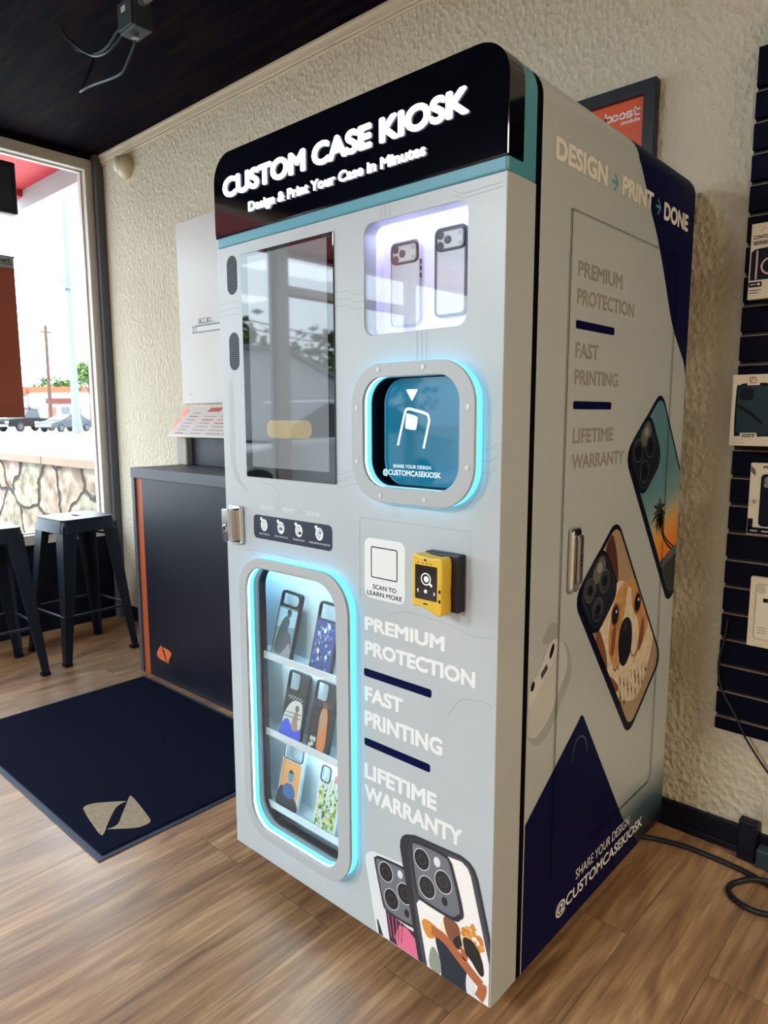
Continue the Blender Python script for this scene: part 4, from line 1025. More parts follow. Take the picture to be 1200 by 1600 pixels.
pk_w = mat('cream_card', 'd6cbb4', .5); pk_navy = mat('package_navy', '080b20', .5, spec=.12); pk_red = mat('package_red', 'b0302c', .5); pk_teal = mat('package_teal_case', '0e2830', .4, spec=.2); rose = mat('rose_gold', 'c19a86', .35); pk_clear = mat('package_frost', 'cfc9bb', .3)
def hook(x, z, lab):
    q = MB(); q.tube([(x, .941, z), (x, .890, z), (x, .8705, z)], .0022, 8); q.box(x-.012, x+.012, .937, .9415, z-.012, z+.012)
    o = q.build('display_hook', steel, loc=(x, .94, z)); tag(o, lab, 'hook', 'steel hooks on the slatwall')
def package(x0, x1, z0, z1, lab, art, th=.018):
    o = thing('phone_case_package', ((x0+x1)/2, .85, z0), lab, 'package', 'boxed phone cases on the slatwall')
    q = MB(); q.box(x0, x1, .852, .852+th, z0, z1); q.build('card_box', pk_w, o, bevel=.001)
    cx_ = (x0+x1)/2
    A = Art(lambda u, v, l: (u, .852-l, v)); art(A, x0, x1, z0, z1); A.build('card_print', o)
    hook(cx_, z1-.02, 'steel display hook holding the '+{0: 'dark package lettered in black near the slatwall top', 1: 'teal phone case package', 2: 'black phone case package with striped corner', 3: 'speckled cream phone case package'}[package.n]); package.n += 1
package.n = 0
def p1(A, x0, x1, z0, z1):
    A.text('CONTOUR', x0+.006, x0+.050, z1-.036, .0085, pk_navy, 0, bold=.03); A.text('SERIES', x0+.006, x0+.041, z1-.049, .0085, pk_navy, 0, bold=.03)
    A.stroke(smooth([(x0+.022, z1-.020), (x0+.027, z1-.014), (x0+.034, z1-.013)], 4, False), .003, rose, 0)
    A.poly([(x0+.003, z0+.044), (x0+.003, z1-.066)]+smooth([(x0+.006, z1-.062), (x0+.02, z1-.058), (x1-.004, z1-.055)], 3, False)+[(x1-.004, z0+.044)], pk_navy)
    A.stroke([(x0+.016, z0+.046), (x0+.016, z1-.062)], .004, rose, 1); A.stroke(ell(x0+.045, z1-.100, .018), .004, rose, 1, closed=True)
    A.poly(rrect(x0+.001, x0+.030, z0+.028, z0+.040, .003), pk_navy, 1); A.poly(rrect(x0+.020, x0+.026, z0+.031, z0+.037, .002), pk_w, 2); A.poly(rrect(x0+.004, x0+.017, z0+.033, z0+.035, .0005, 2), pk_w, 2)
    for k, L_ in ((0, .026), (1, .020)): A.poly(rrect(x0+.004, x0+.004+L_, z0+.020-.006*k, z0+.0215-.006*k, .0004, 2), pk_navy, 1)
def p2(A, x0, x1, z0, z1):
    A.poly(smooth([(x0+.010, z0+.034), (x0+.010, z1-.034), (x0+.016, z1-.026), (x0+.03, z1-.021), (x1-.03, z1-.021), (x1-.016, z1-.026), (x1-.010, z1-.034), (x1-.010, z0+.034), (x1-.02, z0+.024), (x0+.02, z0+.024)], 3), pk_navy)
    A.poly(rrect(x0+.014, x1-.014, z0+.028, z1-.028, .012), pk_teal, 1); A.poly(rrect(x0+.018, x0+.050, z1-.062, z1-.032, .01), pk_navy, 2)
    A.poly([(x0+.016, z1-.08), (x0+.05, z0+.07), (x1-.03, z0+.05), (x1-.03, z0+.06), (x0+.05, z0+.08), (x0+.016, z1-.07)], pk_navy, 2)
    A.poly(rrect(x0+.033, x0+.062, z1-.026, z1-.002, .003), pk_w, 2)
    m0 = x0+.0415
    A.stroke([(m0-.002, z1-.016), (m0-.002, z1-.007), (m0+.004, z1-.007), (m0+.004, z1-.014)], .0026, pk_red, 3); A.stroke([(m0+.004, z1-.007), (m0+.010, z1-.007), (m0+.010, z1-.013)], .0026, pk_red, 3); A.stroke([(m0-.002, z1-.016), (m0+.002, z1-.016)], .0026, pk_red, 3)
    A.poly(ell(m0+.012, z1-.0155, .0015), pk_red, 3); A.poly(rrect(x0+.040, x0+.054, z1-.021, z1-.0195, .0004, 2), pk_navy, 3)
    A.poly(rrect(x0+.024, x0+.062, z0+.019, z0+.032, .003), pk_w, 2); A.poly(rrect(x0+.028, x0+.058, z0+.0265, z0+.029, .0004, 2), pk_navy, 3); A.poly(rrect(x0+.028, x0+.049, z0+.022, z0+.0245, .0004, 2), pk_navy, 3); A.poly(ell(x0+.054, z0+.0235, .0018), pk_navy, 3)
    for k, L_ in ((0, .026), (1, .030)): A.poly(rrect(x0+.006, x0+.006+L_, z0+.013-.006*k, z0+.014-.006*k, .0003, 2), mat('package_grey', '8a8272', .5), 1)
def p3(A, x0, x1, z0, z1):
    A.poly(rrect(x0+.020, x1-.006, z0+.020, z1-.022, .006), pk_clear); A.poly(rrect(x0+.025, x1-.01, z0+.022, z1-.026, .010), pk_navy, 1)
    A.poly(rrect(x0+.031, x0+.052, z1-.058, z1-.034, .008), mat('package_dark_island', '1c2030', .4), 2); A.poly(ell(x0+.041, z1-.040, .008), mat('package_lens_grey', '70706c', .4), 3); A.poly(ell(x0+.038, z1-.053, .006), mat('package_lens_grey', '70706c', .4), 3)
    for k in range(3): A.stroke([(x0+.001, z1-.008-.005*k), (x0+.012, z1-.020-.005*k)], .0025, pk_navy, 1)
    A.text('M', x0+.029, x0+.0375, z1-.013, .0075, pk_navy, 1, bold=.03)
    A.poly(rrect(x0+.006, x0+.021, z1-.105, z1-.085, .001), pk_w, 4); A.stroke([(x0+.008, z1-.092), (x0+.0135, z1-.088), (x0+.019, z1-.092), (x0+.0135, z1-.100)], .0014, pk_navy, 5, closed=True); A.stroke(ell(x0+.0135, z1-.0945, .002, n=10), .001, pk_navy, 5, closed=True)
    A.poly(rrect(x0+.001, x0+.013, z0+.014, z0+.040, .0005, 2), pk_navy, 1); A.poly(rrect(x0+.001, x1-.001, z0+.002, z0+.019, .0005, 2), pk_navy, 1)
    A.poly(rrect(x0+.008, x0+.024, z0+.009, z0+.0115, .0004, 2), pk_w, 2); A.poly(rrect(x0+.034, x0+.05, z0+.009, z0+.0115, .0004, 2), pk_w, 2)
def p4(A, x0, x1, z0, z1):
    rnd = random.Random(9); gd = mat('package_speckle', '9a8a6c', .5)
    for k in range(150):
        u, v = rnd.uniform(x0+.003, x1-.003), rnd.uniform(z0+.003, z1-.003); A.poly([(u, v), (u+.002, v+.0006), (u+.001, v+.0022)], gd, 0)
    A.poly(rrect(x0+.013, x1-.008, z0+.020, z1-.014, .008), mat('package_window_tan', 'b5a585', .4), 1); A.poly(rrect(x0+.016, x1-.010, z0+.022, z1-.017, .007), mat('package_pale_insert', 'd9d2c4', .4), 2)
    A.poly(ell(x0+.026, z1-.028, .010, .012), mat('package_lens_pale', 'b9b2a2', .4), 3); A.poly(rrect(x0+.031, x0+.042, z1-.060, z1-.050, .0005, 2), pk_navy, 3)
    for k in range(3): A.poly(rrect(x0+.022, x0+.042, z0+.050-.007*k, z0+.052-.007*k, .0004, 2), gd, 3)
package(.947, 1.052, 1.474, 1.648, 'cream and navy case package lettered in black, highest on the slatwall', p1)
package(.927, 1.030, 1.124, 1.297, 'white package framing a dark teal phone case on the slatwall', p2)
package(.981, 1.084, .906, 1.083, 'cream package with striped corner and black case on the slatwall', p3)
package(.999, 1.100, .624, .800, 'speckled cream case package, lowest on the slatwall', p4)

# ------------------------------------------------------------------ cords, outlet
cb = mat('black_cable', '0a0c18', .45)
q = MB(); q.tube(smooth([(.70, .80, .006), (.786, .849, .006), (.86, .872, .006), (.924, .876, .006), (1.0, .872, .006), (1.06, .860, .007), (1.13, .83, .011), (1.15, .78, .008), (1.12, .735, .006), (1.075, .725, .006), (1.035, .742, .006), (1.018, .775, .006), (1.03, .815, .006), (1.07, .840, .018), (1.14, .86, .012), (1.25, .875, .006), (1.45, .88, .006)], 8, False), .0072, 10)
tag(q.build('power_cable', cb, smooth_=True, loc=(.95, .85, 0)), 'thick black power cord looped on the floor beside the kiosk', 'cord')
q = MB(); q.tube(smooth([(.93, .934, .66), (.925, .933, .60), (.916, .932, .55), (.916, .931, .51), (.928, .931, .46), (.967, .931, .395), (1.00, .932, .335), (1.06, .945, .25), (1.13, .958, .18), (1.2, .963, .12)], 6, False), .003, 8)
tag(q.build('thin_cable', cb, smooth_=True, loc=(1.0, .94, .3)), 'thin black cable hanging down over the slatwall edge', 'cable')
OU = thing('wall_outlet', (1.05, .965, .10), 'cream wall outlet near the floor at the right edge', 'outlet')
q = MB(); q.prism(rrect(1.041, 1.115, .055, .165, .006), FR, .962, .97); q.build('cover_plate', mat('cream_outlet', 'cfc5b0', .45), OU, bevel=.001)
q = MB(); q.prism(rrect(1.055, 1.10, .118, .148, .01), FR, .955, .962); q.build('socket', mat('pale_socket', 'd9d0bc', .4), OU)
q = MB(); q.prism(rrect(.993, 1.038, 0, .113, .003), FR, .925, .956)
tag(q.build('power_adapter', black, bevel=.003, loc=(1.015, .94, 0)), 'black box standing against the baseboard beside the outlet', 'adapter')
q = MB(); q.prism(rrect(1.042, 1.13, .0, .052, .004), FR, .915, .954)
tag(q.build('power_strip', mat('dark_teal_plastic', '2a3a44', .5), bevel=.004, loc=(1.08, .93, 0)), 'dark grey power block on the floor below the outlet', 'power strip')

# ------------------------------------------------------------------ stools
stool_m = mat('dark_slate_metal', '1b2433', .4, metal=.3, noise=.05, nscale=20)
def stool(lab):
    o = thing('bar_stool', (0, 0, 0), lab, 'stool', 'dark metal bar stools under the window')
    Hs = .703
    q = MB(); V, Fs = extrude2d(rrect(-.138, .138, -.138, .138, .03), [rrect(-.035, .035, -.012, .012, .010)], lambda u, v, d: (u, v, d), Hs-.012, Hs); q.add(V, Fs)
    q.build('seat', stool_m, o, local=True, bevel=.004)
    def loop(h, r, z): return [(x, y, z) for x, y in rrect(-h, h, -h, h, r, 4)]
    q = MB(); A_, B_ = loop(.138, .03, Hs-.010), loop(.149, .034, Hs-.066); A2, B2 = loop(.135, .028, Hs-.010), loop(.146, .032, Hs-.066); n = len(A_)
    q.add(A_+B_+A2+B2, [f for i in range(n) for j in [(i+1) % n] for f in ((i, n+i, n+j, j), (2*n+i, 2*n+j, 3*n+j, 3*n+i), (n+i, 3*n+i, 3*n+j, n+j), (i, j, 2*n+j, 2*n+i))])
    q.build('apron', stool_m, o, local=True, smooth_=True)
    for sx, sy in ((1, 1), (1, -1), (-1, 1), (-1, -1)):
        q = MB(); zt = Hs-.03
        def P(h, w1, w2, z): return [(sx*h, sy*h, z), (sx*(h-w1), sy*h, z), (sx*(h-w1), sy*(h-w2), z), (sx*(h-w2), sy*(h-w2), z), (sx*(h-w2), sy*(h-w1), z), (sx*h, sy*(h-w1), z)]
        a1, b1 = P(.139, .076, .006, zt), P(.195, .034, .006, .012)
        q.add(a1+b1, [tuple(range(6)), tuple(range(11, 5, -1))]+[(i, 6+i, 6+(i+1) % 6, (i+1) % 6) for i in range(6)])
        lg = q.build('leg', stool_m, o, local=True, bevel=.002)
        q = MB(); q.hexa([(sx*.197, sy*.197, 0), (sx*.16, sy*.197, 0), (sx*.16, sy*.16, 0), (sx*.197, sy*.16, 0), (sx*.196, sy*.196, .016), (sx*.161, sy*.196, .016), (sx*.161, sy*.161, .016), (sx*.196, sy*.161, .016)]); q.build('foot_cap', black, lg, local=True)
    h = .145+(.195-.145)*(Hs-.03-.235)/(Hs-.042)-.006
    for (x0, y0, x1, y1) in ((h, -h, h, h), (-h, -h, -h, h), (-h, h, h, h), (-h, -h, h, -h)):
        q = MB(); q.tube([(x0, y0, .235), (x1, y1, .235)], .0065, 10); q.build('foot_rail', stool_m, o, local=True)
    q = MB(); h2 = .140
    q.tube([(-h2, -h2, Hs-.10), (0, 0, Hs-.07), (h2, h2, Hs-.10)], .006, 8); q.tube([(-h2, h2, Hs-.10), (0, 0, Hs-.075), (h2, -h2, Hs-.10)], .006, 8); q.build('cross_brace', stool_m, o, local=True)
    return o
s0 = stool('dark metal bar stool nearest the counter, below the window'); s0.location = (-2.045, .52, 0); s0.rotation_euler = (0, 0, .06)
s1 = copy_tree(s0); s1['label'] = 'dark metal bar stool cut off by the left picture edge'; s1.location = (-2.0, .06, 0); s1.rotation_euler = (0, 0, -.04)

# ------------------------------------------------------------------ window hangings
BN = thing('hanging_banner', (-2.42, .2, 1.2), 'orange fabric banner with grey header hanging in the window', 'banner')
q = MB(); q.box(-2.428, -2.423, -.02, .453, 1.195, 1.950); q.build('cloth', mat('rust_orange_fabric', '8c4632', .8, noise=.05, nscale=5), BN)
q = MB(); q.box(-2.428, -2.423, -.02, .453, 1.950, 2.003); q.build('header', mat('banner_grey', '8f979a', .7), BN)
q = MB(); q.tube([(-2.4255, -.03, 2.004), (-2.4255, .46, 2.004)], .005, 8); q.build('rod', steel, BN)
q = MB(); q.tube([(-2.4255, .02, 2.004), (-2.45, .02, 2.60)], .0012, 6); q.tube([(-2.4255, .40, 2.004), (-2.45, .40, 2.60)], .0012, 6); q.build('cord', steel, BN)
a = Art(lambda u, v, l: (-2.423+l, u, v)); boost(a, .325, .445, 1.975, .017, navy_print); a.build('wordmark', BN)
SG = thing('hanging_sign', (-2.38, .2, 2.2), 'dark box sign hanging on a chain in the window', 'sign')
q = MB(); q.box(-2.41, -2.35, -.15, .466, 2.20, 2.447); q.build('housing', mat('black_sign_box', '10131d', .4), SG, bevel=.008)
q = MB(); q.box(-2.35, -2.345, -.12, .44, 2.225, 2.42); q.box(-2.345, -2.34, .30, .32, 2.23, 2.30); q.build('back_cover', mat('dark_slate_cover', '1c2230', .5), SG, bevel=.004)
q = MB()
for k in range(14):
    z = 2.447+k*.0125; y = .40; c_ = (-2.40, y, z+.008)
    q.tube([(c_[0]+(.003 if k % 2 else 0)*math.cos(t), c_[1]+(0 if k % 2 else .003)*math.cos(t), c_[2]+.0085*math.sin(t)) for t in [2*PI*i/10 for i in range(10)]], .0009, 5, closed=True)
q.build('chain', steel, SG)

# ------------------------------------------------------------------ ceiling junction box
JB = thing('junction_box', (-.855, .30, 2.55), 'grey metal junction box on conduit under the dark ceiling', 'junction box')
gal = mat('dark_galvanised_box', '39434a', .5, metal=.3)
q = MB(); q.box(-.905, -.805, .270, .335, 2.470, 2.565); q.build('box_body', gal, JB, bevel=.004)
q = MB(); q.box(-.900, -.810, .262, .270, 2.475, 2.560); q.build('cover', gal, JB, bevel=.002)
q = MB(); q.box(-.872, -.845, .260, .262, 2.525, 2.542); q.build('label', mat('pale_box_label', 'b8bec0', .6), JB)
q = MB(); q.tube([(-.805, .30, 2.545), (-.785, .30, 2.545)], .017, 12); q.tube([(-.86, .30, 2.47), (-.86, .30, 2.458)], .013, 12); q.tube([(-.905, .30, 2.53), (-.92, .30, 2.53)], .012, 12); q.tube([(-.905, .30, 2.505), (-.92, .30, 2.505)], .012, 12); q.build('connector', steel, JB)
q = MB(); q.tube([(-.785, .30, 2.545), (.30, .30, 2.545), (2.5, .30, 2.545)], .010, 10); 
for x in (-.45, .6, 1.6): q.box(x-.008, x+.008, .285, .315, 2.535, ZC)
tag(q.build('conduit_pipe', mat('painted_conduit', '8f959a', .4, metal=.6), loc=(0, .30, 2.545)), 'straight metal conduit running from the junction box', 'conduit')
fx = mat('flexible_metal_cable', '3a4350', .4, metal=.6)
for P_, lab in (([(-.92, .30, 2.53), (-.985, .3, 2.515), (-1.04, .3, 2.497), (-1.10, .3, 2.495), (-1.16, .3, 2.505), (-1.26, .31, 2.55), (-1.36, .33, 2.60), (-1.40, .34, 2.632)], 'flexible cable looping from the box side, upper of two'),
                ([(-.92, .30, 2.505), (-.95, .285, 2.474), (-1.013, .275, 2.454), (-1.106, .27, 2.473), (-1.216, .27, 2.537), (-1.29, .27, 2.59), (-1.33, .27, 2.632)], 'flexible cable looping from the box side, lower of two'),
                ([(-.86, .30, 2.453), (-.872, .3, 2.435), (-.897, .3, 2.417), (-.945, .3, 2.384), (-.991, .3, 2.381), (-1.068, .3, 2.39), (-1.181, .305, 2.409), (-1.284, .31, 2.421), (-1.37, .35, 2.46), (-1.43, .41, 2.55), (-1.45, .45, 2.632)], 'flexible cable dropping from underneath the junction box')):
    q = MB(); q.tube(smooth(P_, 6, False), .0042, 8)
    tag(q.build('flexible_cable', fx, smooth_=True, loc=P_[0]), lab, 'cable', 'flexible cables of the junction box')

# ------------------------------------------------------------------ outside
def ground_mat():
    return mat('pale_concrete', 'c8c6c2', .9, noise=.06, nscale=1.5)
MB().box(-130, XW-.12, -70, 110, -.12, -.02).build('sidewalk', ground_mat(), kind='structure')
# canopy over the entrance: red soffit, white edge beam
red = mat('red_soffit', 'b01c28', .6)
CP = thing('entrance_canopy', (-3.4, -2, 2.7), 'red canopy soffit with white edge beam outside the window', 'canopy')
q = MB(); q.box(-3.50, XW-.13, -6.2, .945, 2.66, 2.72); q.build('soffit', red, CP)
wb = mat('white_beam_paint', '9c9c9e', .7)
q = MB(); q.box(-3.75, XW-.13, .945, 1.07, 2.545, 2.72); q.build('edge_beam', wb, CP, bevel=.004)
q = MB(); q.box(-3.60, -3.50, -6.2, .945, 2.62, 2.78); q.build('fascia', red, CP)

# stone wall with cap running away from the building
def stone_mat():
    mt = bpy.data.materials.new('flagstone_masonry'); mt.use_nodes = True; nt = mt.node_tree; b = nt.nodes['Principled BSDF']; N = nt.nodes.new; L = nt.links.new
    tc = N('ShaderNodeTexCoord'); mp = N('ShaderNodeMapping'); mp.inputs['Scale'].default_value = (2.6, 1, 3.0); L(tc.outputs['Object'], mp.inputs[0])
    nz = N('ShaderNodeTexNoise'); nz.inputs['Scale'].default_value = 2.0; L(mp.outputs[0], nz.inputs['Vector'])
    ad = N('ShaderNodeVectorMath'); ad.operation = 'MULTIPLY_ADD'; ad.inputs[1].default_value = (.35, .35, .35); L(nz.outputs['Color'], ad.inputs[0]); L(mp.outputs[0], ad.inputs[2])
    v = N('ShaderNodeTexVoronoi'); v.feature = 'DISTANCE_TO_EDGE'; v.inputs['Scale'].default_value = .62; L(ad.outputs[0], v.inputs['Vector'])
    v2 = N('ShaderNodeTexVoronoi'); v2.inputs['Scale'].default_value = .62; L(ad.outputs[0], v2.inputs['Vector'])
    n2 = N('ShaderNodeTexNoise'); n2.inputs['Scale'].default_value = 9; n2.inputs['Detail'].default_value = 6; L(tc.outputs['Object'], n2.inputs['Vector'])
    r2 = N('ShaderNodeValToRGB'); r2.color_ramp.elements[0].position = .35; r2.color_ramp.elements[0].color = (*lin('665244'), 1); r2.color_ramp.elements[1].position = .6; r2.color_ramp.elements[1].color = (*lin('948678'), 1); L(n2.outputs[0], r2.inputs[0])
    hs = N('ShaderNodeMix'); hs.data_type = 'RGBA'; hs.blend_type = 'MULTIPLY'; hs.inputs[0].default_value = .18; L(r2.outputs[0], hs.inputs[6]); L(v2.outputs['Color'], hs.inputs[7])
    r = N('ShaderNodeValToRGB'); r.color_ramp.elements[0].position = .012; r.color_ramp.elements[0].color = (0, 0, 0, 1); r.color_ramp.elements[1].position = .035; r.color_ramp.elements[1].color = (1, 1, 1, 1); L(v.outputs[0], r.inputs[0])
    mx = N('ShaderNodeMix'); mx.data_type = 'RGBA'; L(r.outputs[0], mx.inputs[0]); mx.inputs[6].default_value = (*lin('2a1c16'), 1); L(hs.outputs[2], mx.inputs[7])
    L(mx.outputs[2], b.inputs['Base Color']); b.inputs['Roughness'].default_value = .9
    bp = N('ShaderNodeBump'); bp.inputs['Distance'].default_value = .03; L(r.outputs[0], bp.inputs['Height']); L(bp.outputs[0], b.inputs['Normal'])
    return mt
ST = thing('stone_wall', (-6, 1.5, 0), 'low flagstone wall with flat cap outside the window', 'garden wall')
q = MB(); q.box(-9.5, -2.75, 1.34, 1.62, -.02, .815); q.build('masonry', stone_mat(), ST)
q = MB()
for x in (-9.5, -7.8, -6.1, -4.4): q.box(x+.004, min(x+1.696, -2.75), 1.30, 1.66, .815, .885)
q.build('cap', mat('tan_cap_stone', '7c685a', .8, noise=.08, nscale=6), ST, bevel=.008)

# street poles
q = MB(); q.tube([(-48.6, 21.5, -.02), (-48.6, 21.5, 1.0), (-48.65, 21.5, 1.02), (-49.6, 21.9, 8.0), (-50.9, 22.5, 17.5)], .34, 14, r1=.20)
q.tube([(-50.2, 21.2, 10.8), (-49.5, 22.1, 10.6), (-48.9, 23.4, 10.5)], .05, 8); q.box(-49.9, -49.5, 21.7, 22.1, 10.2, 11.0)
tag(q.build('street_pole', mat('white_painted_pole', '60646a', .6), smooth_=True, loc=(-48.6, 21.5, 0)), 'tall white street pole beyond the parking lot', 'pole')
q = MB(); q.tube([(-70.6, 28.8, -.02), (-71.9, 29.4, 10.2)], .19, 10, r1=.14); q.box(-72.0, -71.8, 28.9, 29.9, 9.5, 9.65)
tag(q.build('utility_pole', mat('brown_wood_pole', '46281c', .8), smooth_=True, loc=(-70.6, 28.8, 0)), 'thin brown wooden utility pole before the orange-trimmed building', 'pole')

# far shop building
ux, uy = Vector((4.5, 3.9, 0)).normalized().x, Vector((4.5, 3.9, 0)).normalized().y
def bp_(s, d, z): return (-89.0+ux*s+uy*(-d)*-1*0+(-uy)*d*1.0*1, 33.3+uy*s+ux*d, z)   # s along the facade, d behind it
SB = thing('shop_building', (-86, 36, 0), 'white shop building with orange roof band across the street', 'building')
def fbox(nm, m_, boxes):
    q = MB()
    for (s0, s1, d0, d1, z0, z1) in boxes:
        q.hexa([bp_(s0, d0, z0), bp_(s1, d0, z0), bp_(s1, d1, z0), bp_(s0, d1, z0), bp_(s0, d0, z1), bp_(s1, d0, z1), bp_(s1, d1, z1), bp_(s0, d1, z1)])
    return q.build(nm, m_, SB)
fbox('walls', mat('white_stucco_far', '98928c', .8), [(-6, 7.5, 0, 8, -.02, 4.3), (-6, .6, -.5, 0, -.02, 3.6)])
fbox('roof_band', mat('orange_roof_band', '964628', .8), [(-6.2, 7.7, -.3, 8.2, 4.15, 4.75), (-6.1, .7, -.6, .2, 3.95, 4.55)])
fbox('awning', mat('red_brown_awning', '5a2018', .8), [(3.0, 6.8, -.5, 0, 2.75, 3.35)])
for s0, m_ in ((-.2, '5a3c3c'), (.9, '6a6a70'), (2.9, 'a8483c'), (4.6, '50555e'), (6.0, '50555e')):
    fbox('shop_window', mat('far_window_'+m_, m_, .3), [(s0, s0+1.0, -.54 if s0 < .5 else -.04, .1, .7, 2.3)])

def vehicle(name, loc, head, lab, cat, pickup, body_m, group=None):
    """head = heading angle of the nose about Z; local +X is forward"""
    o = thing(name, loc, lab, cat, group, rot=(0, 0, head))
    Lh, wd = (2.75, .95) if pickup else (2.3, .88)
    sideP = [(-Lh, .45), (-Lh, 1.05), (-.35, 1.10), (-.30, 1.12), (.95, 1.10), (Lh-.15, 1.02), (Lh, .85), (Lh, .40)] if pickup else [(-Lh, .38), (-Lh, .92), (-1.55, 1.00), (.85, .95), (1.9, .80), (Lh, .62), (Lh, .32)]
    q = MB(); q.prism(sideP, lambda u, v, d: (u, d, v), -wd, wd); q.build('body', body_m, o, local=True, bevel=.08, seg=3)
    cab = [(-.55, 1.10), (-.45, 1.78), (.45, 1.80), (1.25, 1.08)] if pickup else [(-1.75, .98), (-1.1, 1.38), (.05, 1.40), (1.15, .93)]
    q = MB(); n = len(cab); V = [(u, -wd+.05+.16*(v > 1.2), v) for u, v in cab]+[(u, wd-.05-.16*(v > 1.2), v) for u, v in cab]
    q.add(V, [tuple(range(n)), tuple(range(2*n-1, n-1, -1))]+[(i, n+i, n+(i+1) % n, (i+1) % n) for i in range(n)]); cb_ = q.build('cabin', mat('car_glass', '1c232b', .08), o, local=True, bevel=.04)
    r0 = cab[1:3]
    q = MB(); q.box(r0[0][0]-.03, r0[1][0]+.03, -wd+.2, wd-.2, r0[0][1]-.04, r0[0][1]+.035); q.build('roof', body_m, o, local=True, bevel=.03)
    for x in (-Lh*.62, Lh*.60):
        for s in (-1, 1):
            r = .40 if pickup else .32
            q = MB(); q.tube([(x, s*(wd-.16), r), (x, s*(wd+.02), r)], r, 20); wh = q.build('wheel', mat('tyre_black', '16171a', .8), o, local=True)
            q = MB(); q.tube([(x, s*(wd+.02), r), (x, s*(wd+.03), r)], r*.6, 14); q.build('hubcap', mat('grey_hubcap', '3a3d42', .4), wh, local=True)
    q = MB(); q.box(Lh-.02, Lh+.04, -wd+.1, wd-.1, .42, .60); q.build('bumper', mat('car_bumper', '8c9096', .4), o, local=True, bevel=.02)
    q = MB(); q.box(Lh-.05, Lh+.015, -wd+.08, -wd+.42, .68, .84); q.box(Lh-.05, Lh+.015, wd-.42, wd-.08, .68, .84); q.build('headlight', mat('headlight', 'd8dce0', .2), o, local=True)
    return o
hd = math.atan2(-.9, .41)
vehicle('pickup_truck', (-59.6, 22.3, -.02), hd, 'dark pickup truck parked across the street by the banner', 'truck', True, mat('dark_truck_paint', '0b0d12', .6, spec=.2))
vehicle('sedan_car', (-55.4, 23.6, -.02), hd, 'grey sedan parked in front of the dark pickup', 'car', False, mat('grey_car_paint', '32383f', .5, spec=.3))
vehicle('parked_car', (-5.6, -5.1, -.02), PI/2, 'silver car parked outside, mirrored in the kiosk touchscreen', 'car', False, mat('silver_car_paint', 'd2d5d8', .2, coat=.6))

# trees and hedge
leaf_mats = [mat('leaf_green', '3c5a1e', .7), mat('leaf_light', '70823a', .7), mat('leaf_dark', '26401a', .7)]
def tree(name, base, h, rad, lab, n=420, seed=1, trunk=True, cat='tree', group='trees across the street', ls=1.0):
    rnd = random.Random(seed); o = thing(name, base, lab, cat, group)
    q = MB(); cz_ = h-rad*.9 if trunk else h*.5
    blobs = [(rnd.uniform(-.55, .55)*rad, rnd.uniform(-.55, .55)*rad, cz_+rnd.uniform(-.4, .4)*min(rad, cz_*.8), rnd.uniform(.35, .6)*rad) for _ in range(7)]
    for k in range(n):
        b0 = blobs[k % 7]; d = Vector((rnd.gauss(0, 1), rnd.gauss(0, 1), rnd.gauss(0, 1))).normalized()*b0[3]*rnd.uniform(.55, 1.05)
        c_ = Vector(b0[:3])+d; c_.z = max(c_.z, .03); s_ = rnd.uniform(.10, .24)*ls; a1 = Vector((rnd.gauss(0, 1), rnd.gauss(0, 1), rnd.gauss(0, 1))).normalized(); a2 = a1.orthogonal().normalized()
        q.poly([c_-a1*s_, c_+a2*s_*.6, c_+a1*s_, c_-a2*s_*.6], rnd.choice((0, 0, 1, 2)))
    q.build('foliage', leaf_mats, o, local=True)
    if trunk:
        q = MB(); q.tube([(0, 0, 0), (.1, .05, cz_*.6), (0, 0, cz_)], .16*rad/2+.05, 8, r1=.06)
        for b0 in blobs[:4]: q.tube([(.08, .04, cz_*.62), (b0[0]*.7, b0[1]*.7, b0[2])], .07, 6, r1=.03)
        q.build('trunk', mat('bark', '5b4a3c', .9), o, local=True)
    return o
tree('shade_tree', (-98.6, 41.6, -.02), 7.6, 3.4, 'pale green tree behind the orange-trimmed shop roof', 620, 2, ls=2.2)
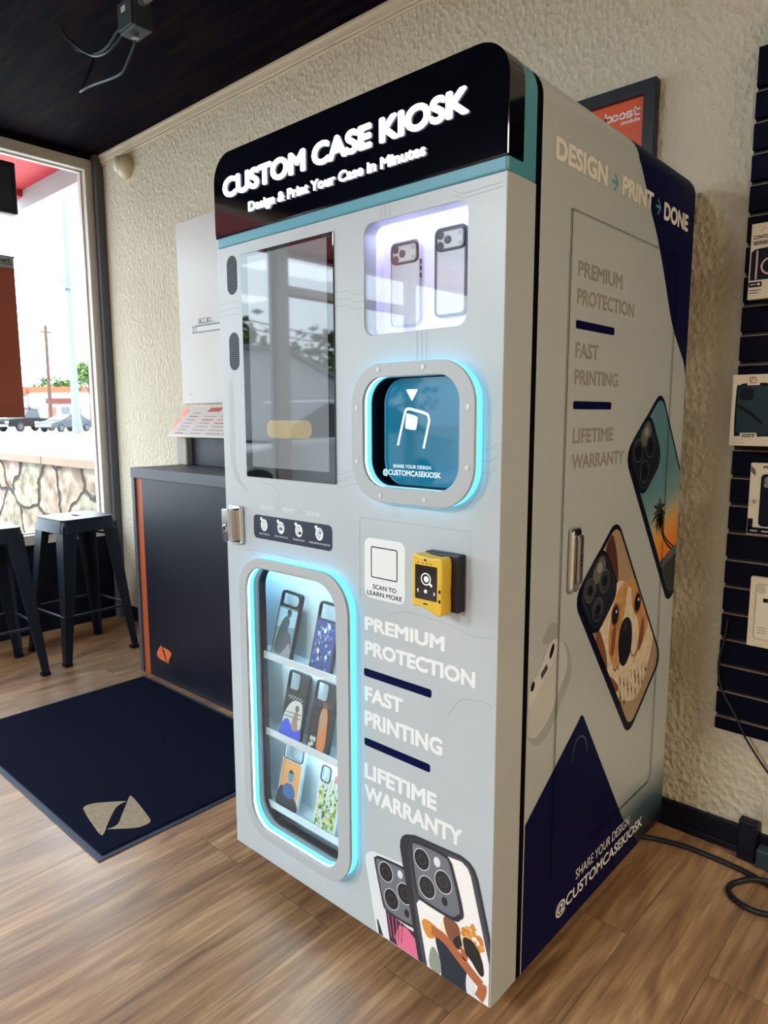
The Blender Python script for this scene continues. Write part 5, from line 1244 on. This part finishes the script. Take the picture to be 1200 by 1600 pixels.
tree('shade_tree', (-73.3, 34.2, -.02), 7.3, 1.9, 'tall green tree right of the white street pole', 520, 4, ls=1.7)
tree('hedge', (-62.0, 16.2, -.02), 1.1, 1.3, 'low green hedge at the left beyond the lot', 260, 5, False, 'hedge', None)
# building, trees and wires opposite, seen in the screen
NB = thing('neighbour_building', (-15, -12, 0), 'pale grey building with sloping roofline mirrored in the kiosk screen', 'building')
q = MB(); q.prism([(-8.5, -.02), (-17.5, -.02), (-17.5, .9), (-12.0, 2.95), (-8.5, 2.98)], lambda u, v, d: (d, u, v), -14, -17); q.build('walls', mat('pale_grey_stucco', '9fa3a4', .85), NB)
q = MB(); q.prism([(-8.4, 2.98), (-12.02, 2.95), (-17.6, .9), (-17.6, 1.0), (-12.0, 3.07), (-8.4, 3.10)], lambda u, v, d: (d, u, v), -13.85, -17.1); q.build('roof_edge', mat('dark_roof_edge', '6c7072', .8), NB)
for k, (x, y, h, r) in enumerate(((-21, -15.5, 5.4, 1.9), (-21.5, -20.0, 5.2, 2.0), (-22, -25.0, 4.6, 2.2))):
    tree('shade_tree', (x, y, -.02), h, r, ['tree above the pale grey roof, nearest the screen centre in its mirror image', 'second tree behind the pale grey roof in the screen reflection', 'third tree behind the pale grey roof in the screen reflection'][k], 420, 20+k, group='trees behind the neighbouring building', ls=1.2)
for k, (z0, z1) in enumerate(((3.9, 3.5), (3.7, 3.3), (3.4, 2.9))):
    q = MB(); q.tube([(-13.3, -7.0, z0), (-13.3, -12, (z0+z1)/2-.25), (-13.3, -18, z1)], .018, 6)
    tag(q.build('power_line', black, loc=(-13, -7, z0)), ['top', 'middle', 'lowest'][k]+' overhead power line mirrored in the kiosk screen', 'wire', 'overhead power lines')
q = MB(); q.tube([(-13, -7.0, -.02), (-13, -7.0, 4.2)], .10, 8); q.box(-13.05, -12.95, -7.5, -6.5, 3.85, 3.93)
tag(q.build('utility_pole', mat('brown_wood_pole', '46281c', .8), loc=(-13, -7, 0)), 'wooden pole carrying the power lines outside the shop front', 'pole')
